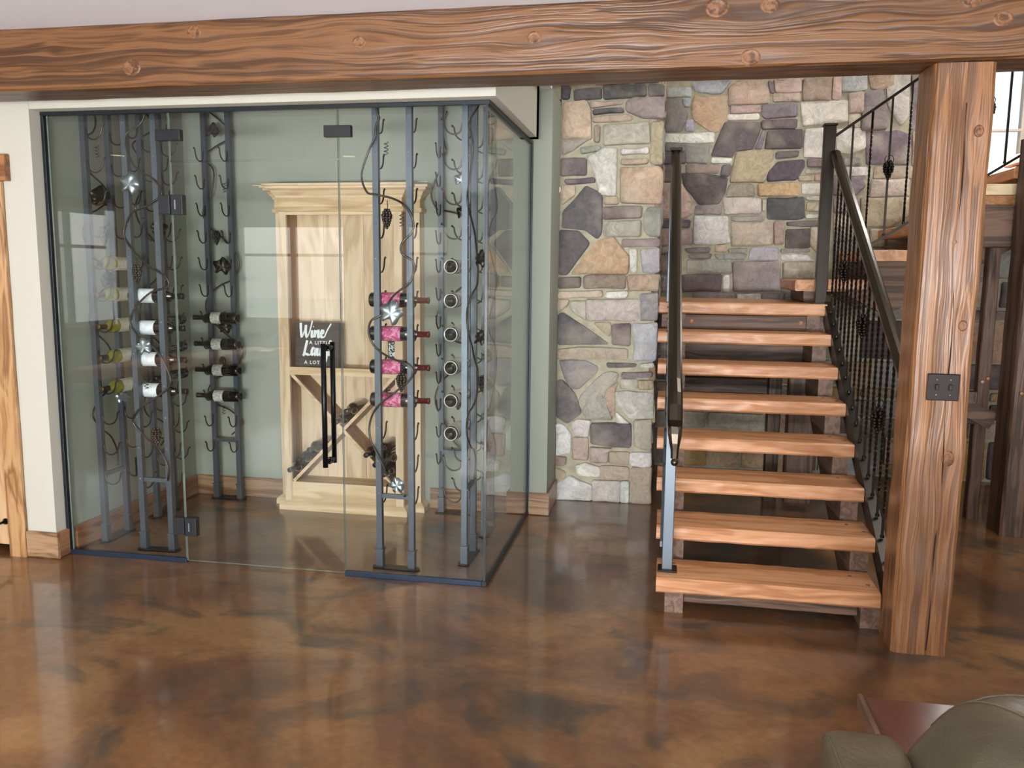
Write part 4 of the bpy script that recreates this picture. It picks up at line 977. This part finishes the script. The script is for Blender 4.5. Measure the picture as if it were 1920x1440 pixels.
obj('hanging_post', M().hewn((.755, 5.38, .06), (.925, 5.48, .935), 2, 30, 5, .003, .008), 'darkz', st)
obj('cross_rail', M().hewn((.12, 5.7, .70), (.66, 5.78, .80), 0, 24, 4, .003, .006), 'dark', st)

# second flight, rising to the right behind the post
S2 = [(1.0, 1.470, 5.62), (1.195, 1.640, 5.62)]
sf2 = thing('upper_stair_flight', 'upper stair flight of thick fir treads rising behind the timber post', 'stairs', (1.4, 5.9, 1.3))
obj('tread', M().hewn((.80, 5.68, 1.385), (1.30, 6.42, 1.455), 1, 24, 5, .003, .008), 'tready', sf2)
obj('tread', M().hewn((.98, 5.55, 1.395), (1.275, 5.68, 1.463), 0, 16, 5, .003, .008), 'tread', sf2)
obj('riser_block', M().hewn((.86, 5.72, 1.315), (.93, 6.3, 1.384), 1, 10, 4, .003, .006), 'dark', sf2)
for k in range(6):
    x0 = 1.185 + .262 * k; z = 1.645 + .163 * k
    obj('tread', M().hewn((x0, 5.50, z - .068), (x0 + .285, 6.42, z), 1, 24, 5, .003, .009, 8, 0, False, k), 'tready', sf2)
P2 = []
sl = .163 / .262
for k in range(7): x0 = 1.215 + .262 * k; zz = 1.575 + .163 * k; P2 += [(x0, zz - .163 if k else 1.40), (x0, zz)] if k < 6 else [(x0, zz - .163)]
P2 += [(2.90, 2.20), (1.33, 1.245), (1.10, 1.36), (1.10, 1.40)]
obj('stringer', M().prism([(a, b) for a, b in P2], 5.53, 5.62, 1), 'dark', sf2)
obj('stringer', M().prism([(a, b) for a, b in P2], 6.25, 6.34, 1), 'dark', sf2)

# ------------------------------------------------------------------ railings
def picket(x, y, z0, z1, par, tw=True):
    P = [Vector((x, y, z0)), Vector((x, y, z0 + .004))]; n = max(6, int((z1 - z0) / .011))
    mm = M(); mm.lathe([(.0095, 0), (.0095, .012)], (x, y, z0 - .002), 'z', 8)
    if tw:
        v = []; f = []; h = .0052
        for i in range(n + 1):
            t = i / n; z = z0 + (z1 - z0) * t; a = (z - z0) * 62 if .12 < t < .88 else ((z0 + (z1 - z0) * (.12 if t <= .12 else .88)) - z0) * 62
            for k in range(4): v.append((x + h * 1.35 * math.cos(a + k * math.pi / 2), y + h * 1.35 * math.sin(a + k * math.pi / 2), z))
        for i in range(n):
            for k in range(4): f.append((i * 4 + k, i * 4 + (k + 1) % 4, i * 4 + 4 + (k + 1) % 4, i * 4 + 4 + k))
        mm.add(v, f)
    else: mm.obox((x, y, (z0 + z1) / 2), (1, 0, 0), (0, 1, 0), (0, 0, 1), .0055, .0055, (z1 - z0) / 2)
    return obj('baluster', mm, 'metaldark', par)
def rail_pair(name, label, x, ya, yb, zb, posts, nb, yb0, yb1, grapes=()):
    t = thing(name, label, 'railing', (x, (ya + yb) / 2, .17))
    zr = lambda y: zb - .616 * (5.45 - y)
    # moulded cap rail: broad flat tube
    prof = [(-.030, .006), (-.030, .020), (-.022, .030), (-.008, .036), (.008, .036), (.022, .030), (.030, .020), (.030, .006), (.014, -.002), (-.014, -.002)]
    def cap(path, name='handrail', prof=prof):
        v = []; f = []; n = len(prof)
        for i, p in enumerate(path):
            a = Vector(path[max(i - 1, 0)][:3]); b = Vector(path[min(i + 1, len(path) - 1)][:3]); dd = (b - a).normalized(); up = Vector((1, 0, 0)).cross(dd); up = up if up.z > -.2 else -up
            s = p[3] if len(p) > 3 else 1
            for (u, w_) in prof: v.append(Vector(p[:3]) + Vector((1, 0, 0)) * u * s + up * w_)
        for i in range(len(path) - 1):
            for k in range(n): f.append((i * n + k, i * n + (k + 1) % n, (i + 1) * n + (k + 1) % n, (i + 1) * n + k))
        f += [tuple(range(n))[::-1], tuple((len(path) - 1) * n + k for k in range(n))]
        return obj(name, M().add([tuple(q) for q in v], f, False), 'hand', t)
    return t, zr, cap
# right hand railing
t, zr, cap = rail_pair('stair_railing', 'steel railing on the right of the lower stairs with twisted balusters and grapes', .958, 3.61, 5.45, 2.235, [], 15, 3.7, 5.3)
cap([(.958, 5.45, zr(5.45) - .03), (.958, 3.62, zr(3.62) - .03)])
slp = .609
zs_ = lambda y: 1.322 - slp * (5.462 - y)
obj('bottom_stringer', M().prism([(3.615, zs_(3.615) - .01), (5.47, zs_(5.47) + .0), (5.47, zs_(5.47) - .125), (3.615, zs_(3.615) - .125)], .9465, .957, 0).prism([(3.615, zs_(3.615) - .01), (5.47, zs_(5.47)), (5.47, zs_(5.47) - .007), (3.615, zs_(3.615) - .017)], .957, .990, 0), 'metaldark', t)
for i in range(16):
    y = 5.36 - .1085 * i; picket(.970, y, zs_(y) + .003, zr(y) - .028, t, True)
for i, dz in ((3, -.42), (8, -.36), (12, -.50)):
    y = 5.36 - .1085 * i; obj('grape_cluster', grape_mesh((.970, y, zr(y) + dz), 1.35, i), 'metaldark', t)
    obj('grape_loop', M().tube([(.970 + .02 * math.sin(a), y, zr(y) + dz + .03 + .022 * math.cos(a)) for a in [k * .7 for k in range(9)]], .0022, 5), 'metaldark', t)
nw = obj('newel_post', M().box((.893, 5.475, 1.312), (.960, 5.535, 2.385), .003), 'metaldark', t)
obj('newel_cap', M().box((.886, 5.468, 2.385), (.967, 5.542, 2.398), .002), 'metaldark', nw)
obj('newel_foot', M().box((.880, 5.462, 1.3105), (.974, 5.55, 1.318), .001), 'metaldark', nw)
obj('bracket', M().box((.95, 5.43, 2.18), (.966, 5.476, 2.215), .001), 'metaldark', t)
# left hand railing
t, zr, cap = rail_pair('stair_railing', 'steel handrail on the left of the lower stairs with curled lower end', .018, 3.69, 5.45, 2.225, [], 0, 0, 0)
xl = lambda y: .036 - .0125 * (y - 3.6)
Pth = [(xl(y), y, zr(y), 1) for y in (5.46, 4.9, 4.3, 3.75, 3.52)]
z_ = zr(3.52)
Pth += [(.040, 3.46, z_ - .045, 1), (.041, 3.42, z_ - .085, 1), (.042, 3.395, z_ - .135, 1), (.043, 3.385, z_ - .185, .95), (.044, 3.385, z_ - .225, .72), (.045, 3.39, z_ - .255, .55), (.045, 3.395, z_ - .29, .5)]
cap(Pth)
obj('rail_end_ball', M().ball((.046, 3.40, z_ - .305), .016, 12, 8), 'hand', t)
obj('end_bracket', M().tube([(.045, 3.41, z_ - .30), (.042, 3.5, z_ - .30), (.038, 3.672, z_ - .28)], .007, 8), 'hand', t)
pl_ = obj('newel_post', M().box((.010, 3.672, .176), (.057, 3.718, zr(3.69) - .006), .003), 'metal', t)
obj('foot_plate', M().box((-.008, 3.650, .1705), (.078, 3.738, .178), .002), 'metaldark', pl_)
pu = obj('newel_post', M().box((-.015, 5.42, 1.311), (.045, 5.478, 2.215), .003), 'metal', t)
obj('newel_cap', M().box((-.022, 5.412, 2.245), (.052, 5.486, 2.262), .003), 'metaldark', pu)
obj('bottom_rail', M().prism([(3.72, .29), (5.42, .29 + 1.70 * .609), (5.42, .265 + 1.70 * .609), (3.72, .265)], -.001, .022, 0), 'metal', t)
for i in range(15):
    y = 5.33 - .108 * i
    if y > 3.76: picket(xl(y) - .012, y, .295 + (y - 3.72) * .609, zr(y) - .004, t, False)
# upper railing
t = thing('stair_railing', 'thin black railing rising to the upper right from the landing newel', 'railing', (1.4, 5.50, 1.66))
def r2(x, off): return off + (x - .965) * .716
obj('top_rail', M().prism([(.962, 2.338), (2.85, 2.338 + 1.888 * .716), (2.85, 2.318 + 1.888 * .716), (.962, 2.318)], 5.487, 5.513, 1), 'metaldark', t)
obj('bottom_rail', M().prism([(1.12, 1.632), (2.85, 1.632 + 1.73 * .655), (2.85, 1.614 + 1.73 * .655), (1.12, 1.614)], 5.487, 5.513, 1), 'metaldark', t)
for i in range(15):
    x = 1.06 + .107 * i
    zb_ = 1.63 + (x - 1.12) * .655; zb_ = max(zb_, 1.30) if x > 1.1 else 1.312
    if i == 0: zb_ = 1.47
    picket(x, 5.50, zb_ + .002, 2.32 + (x - .962) * .716, t, i % 2 == 1)
for x, z in ((1.274, 2.17), (1.809, 2.5)): obj('grape_cluster', grape_mesh((x, 5.495, z), 1.3, 4), 'metaldark', t); obj('grape_loop', M().tube([(x + .026 * math.sin(a), 5.49, z + .012 + .028 * math.cos(a)) for a in [k * .7 for k in range(9)]], .0026, 5), 'metaldark', t)

# ------------------------------------------------------------------ timber frame under the upper flight, right of the post
tf = thing('timber_framework', 'dark stained timber framing under the upper stairs at the right edge', 'timber frame', (1.8, 5.3, 0))
obj('post', M().hewn((1.93, 5.12, 0), (2.16, 5.34, 2.26), 2, 60, 6, .005, .012), 'darkz', tf)
obj('post', M().hewn((1.66, 5.60, 0), (1.80, 5.74, 1.45), 2, 40, 5, .004, .008), 'darkz', tf)
obj('post', M().hewn((1.86, 5.46, 0), (1.93, 5.53, 1.66), 2, 40, 4, .004, .006), 'darkz', tf)
obj('brace', M().obox((1.76, 5.40, .72), Vector((.86, 0, -.45)).normalized(), (0, 1, 0), Vector((.45, 0, .86)).normalized(), .19, .05, .05), 'dark', tf)
obj('rail', M().hewn((1.40, 5.62, .28), (1.66, 5.72, .46), 0, 14, 4, .003, .006), 'dark', tf)
obj('tenon', M().box((2.0, 5.085, .93), (2.08, 5.125, 1.11), .006), 'darkz', tf)
obj('tenon', M().box((1.80, 5.43, .60), (1.855, 5.50, .80), .006), 'darkz', tf)
for x, y, z in ((1.97, 5.108, .84), (2.10, 5.108, .84), (1.88, 5.45, .86), (1.91, 5.45, .88)):
    pg = M().lathe([(0, 0), (.011, 0), (.009, .008), (0, .010)], (0, 0, 0), 'y', 10); pg.v = [(a + x, y - b, c + z) for a, b, c in pg.v]; obj('peg', pg, 'tread', tf)
# light end block resting under the upper treads
obj('end_block', M().box((1.80, 5.44, 1.965), (1.98, 5.499, 2.028), .004), 'alderx', tf)
obj('beam', M().hewn((1.70, 5.36, 1.66), (2.9, 5.445, 1.90), 0, 30, 4, .003, .006), 'dark', tf)

# ------------------------------------------------------------------ leather chair and side table, lower right
def pillow(a, b, e=3.2, n=32, m=18, dent=0, rot=0, piv=None):
    # rounded cushion block: superellipsoid with soft wrinkles
    cx_, cy_, cz_ = [(p + q) / 2 for p, q in zip(a, b)]; hx, hy, hz = [(q - p) / 2 for p, q in zip(a, b)]; v = []; f = []
    sg_ = lambda t, p: math.copysign(abs(t) ** p, t)
    for i in range(m + 1):
        ph = -math.pi / 2 + math.pi * i / m
        for k in range(n):
            th = 2 * math.pi * k / n; p_ = Vector((sg_(math.cos(ph), 2 / e) * sg_(math.cos(th), 2 / e), sg_(math.cos(ph), 2 / e) * sg_(math.sin(th), 2 / e), sg_(math.sin(ph), 2 / e)))
            w_ = Vector((cx_ + hx * p_.x, cy_ + hy * p_.y, cz_ + hz * p_.z)); w_ += p_.normalized() * dent * noise.noise(Vector((w_.x * 7, w_.y * 3, w_.z * 9))); v.append(w_)
    if rot:
        mt = Matrix.Rotation(rot, 3, 'Z'); c0 = Vector(piv or (cx_, cy_, cz_)); v = [c0 + mt @ (q - c0) for q in v]
    for i in range(m):
        for k in range(n): f.append((i * n + k, i * n + (k + 1) % n, (i + 1) * n + (k + 1) % n, (i + 1) * n + k))
    return M().add(v, f, True)
ch = thing('leather_armchair', 'olive brown leather armchair in the lower right corner with stitched seams', 'armchair', (.95, 1.2, 0))
obj('backrest', pillow((.425, 1.14, .25), (1.15, 1.60, .800), 2.9, 72, 44, .014, R(-10), (.8, 1.37, .5)), 'leather', ch)
obj('arm', pillow((.300, 1.10, .36), (.445, 1.56, .672), 7, 56, 34, .006), 'leather', ch)
obj('base', M().box((.36, .72, .05), (1.30, 1.50, .36), .03), 'leather', ch)
obj('seat', pillow((.46, .68, .30), (1.20, 1.24, .47), 4, 32, 18, .006), 'leather', ch)
from mathutils.bvhtree import BVHTree
def seam(o, path, name='seam'):
    bv = BVHTree.FromPolygons([v.co for v in o.data.vertices], [tuple(q.vertices) for q in o.data.polygons]); P = []
    for x, y in smooth_path([(a, b, 0) for a, b in path], 6) and [(q.x, q.y) for q in smooth_path([(a, b, 0) for a, b in path], 6)]:
        h = bv.ray_cast(Vector((x, y, 2)) - ch.location, Vector((0, 0, -1)))
        if h[0]: P.append(h[0] + ch.location + Vector((0, 0, .001)))
    if len(P) > 2: obj(name, M().tube(P, .0022, 6), 'piping', ch)
bk = [o for o in ch.children if o.name.startswith('backrest')][0]; am = [o for o in ch.children if o.name == 'arm'][0]
seam(bk, [(.50, 1.55), (.545, 1.50), (.58, 1.45), (.62, 1.38), (.68, 1.28), (.72, 1.2)])
seam(bk, [(.545, 1.50), (.62, 1.52), (.72, 1.50), (.85, 1.47), (1.0, 1.42)])
seam(am, [(.312, 1.54), (.315, 1.40), (.315, 1.2)])
for x, y in ((.42, .78), (1.24, .78), (.42, 1.44), (1.24, 1.44)): obj('foot', M().lathe([(.02, 0), (.026, .05)], (x, y, 0), 'z', 10).box((x - .01, y - .01, 0), (x + .01, y + .01, .05)), 'darkz', ch)
tb = thing('side_table', 'low dark red brown wooden side table behind the leather chair', 'table', (.85, 1.80, 0))
obj('table_top', M().box((.482, 1.70, .474), (1.20, 2.000, .502), .005), 'table', tb)
obj('top_edge', M().box((.476, 1.70, .470), (.488, 2.006, .506), .003), 'darky', tb)
for x, y in ((.53, 1.75), (.53, 1.95), (1.15, 1.75), (1.15, 1.95)): obj('leg', M().box((x - .022, y - .022, 0), (x + .022, y + .022, .474), .003), 'alder', tb)

# ------------------------------------------------------------------ can lamps
for i, (x, y, lab) in enumerate(((-2.94, 0.0, 'nearest the glass'), (-5.16, -2.5, 'far left near the rear windows'), (-2.89, -2.2, 'near the rear wall, middle'), (1.5, .2, 'over the leather chair'), (-.7, .2, 'over the viewer'), (-5.1, .3, 'by the far left door'))):
    c = thing('can_lamp', 'white recessed ceiling can lamp, ' + lab, 'ceiling lamp', (x, y, CZ), 'recessed can lamps in the ceiling')
    obj('trim_ring', M().lathe([(.06, -.001), (.085, -.001), (.082, -.007), (.062, -.006), (.060, -.001)], (x, y, CZ), 'z', 24), 'grille', c)
    obj('lens', M().lathe([(.06, -.003), (0, -.003)], (x, y, CZ), 'z', 24), 'lampface', c)
# ------------------------------------------------------------------ things behind the viewer that the glass mirrors
lb = thing('log_bench', 'long live edge log bench standing in the room behind the viewer', 'bench', (-5.2, -.5, 0))
sl_ = M().hewn((-5.58, -2.4, .38), (-5.10, .40, .50), 1, 60, 6, .014, .02, 4, .03)
sl_.v = [(x + (-.25 * (y + 1.0)), y, z) for x, y, z in sl_.v]; obj('slab', sl_, 'tready', lb)
for y in (-1.9, -.15): obj('leg', M().hewn((-5.46 - .25 * (y + 1), y - .1, 0), (-5.22 - .25 * (y + 1), y + .1, .395), 2, 8, 4, .01, .03), 'darkz', lb)
wcs = thing('window_casing', 'orange brown timber casing round the far left window', 'window casing', (-7.08, -1.5, .6))
for y0, y1, z0, z1 in ((-2.47, -2.35, .63, 2.32), (-.75, -.63, .63, 2.32), (-2.35, -.75, 2.2, 2.32), (-2.35, -.75, .63, .75)): obj('board', M().box((-7.08, y0, z0), (-7.05, y1, z1), .003), 'casing', wcs)
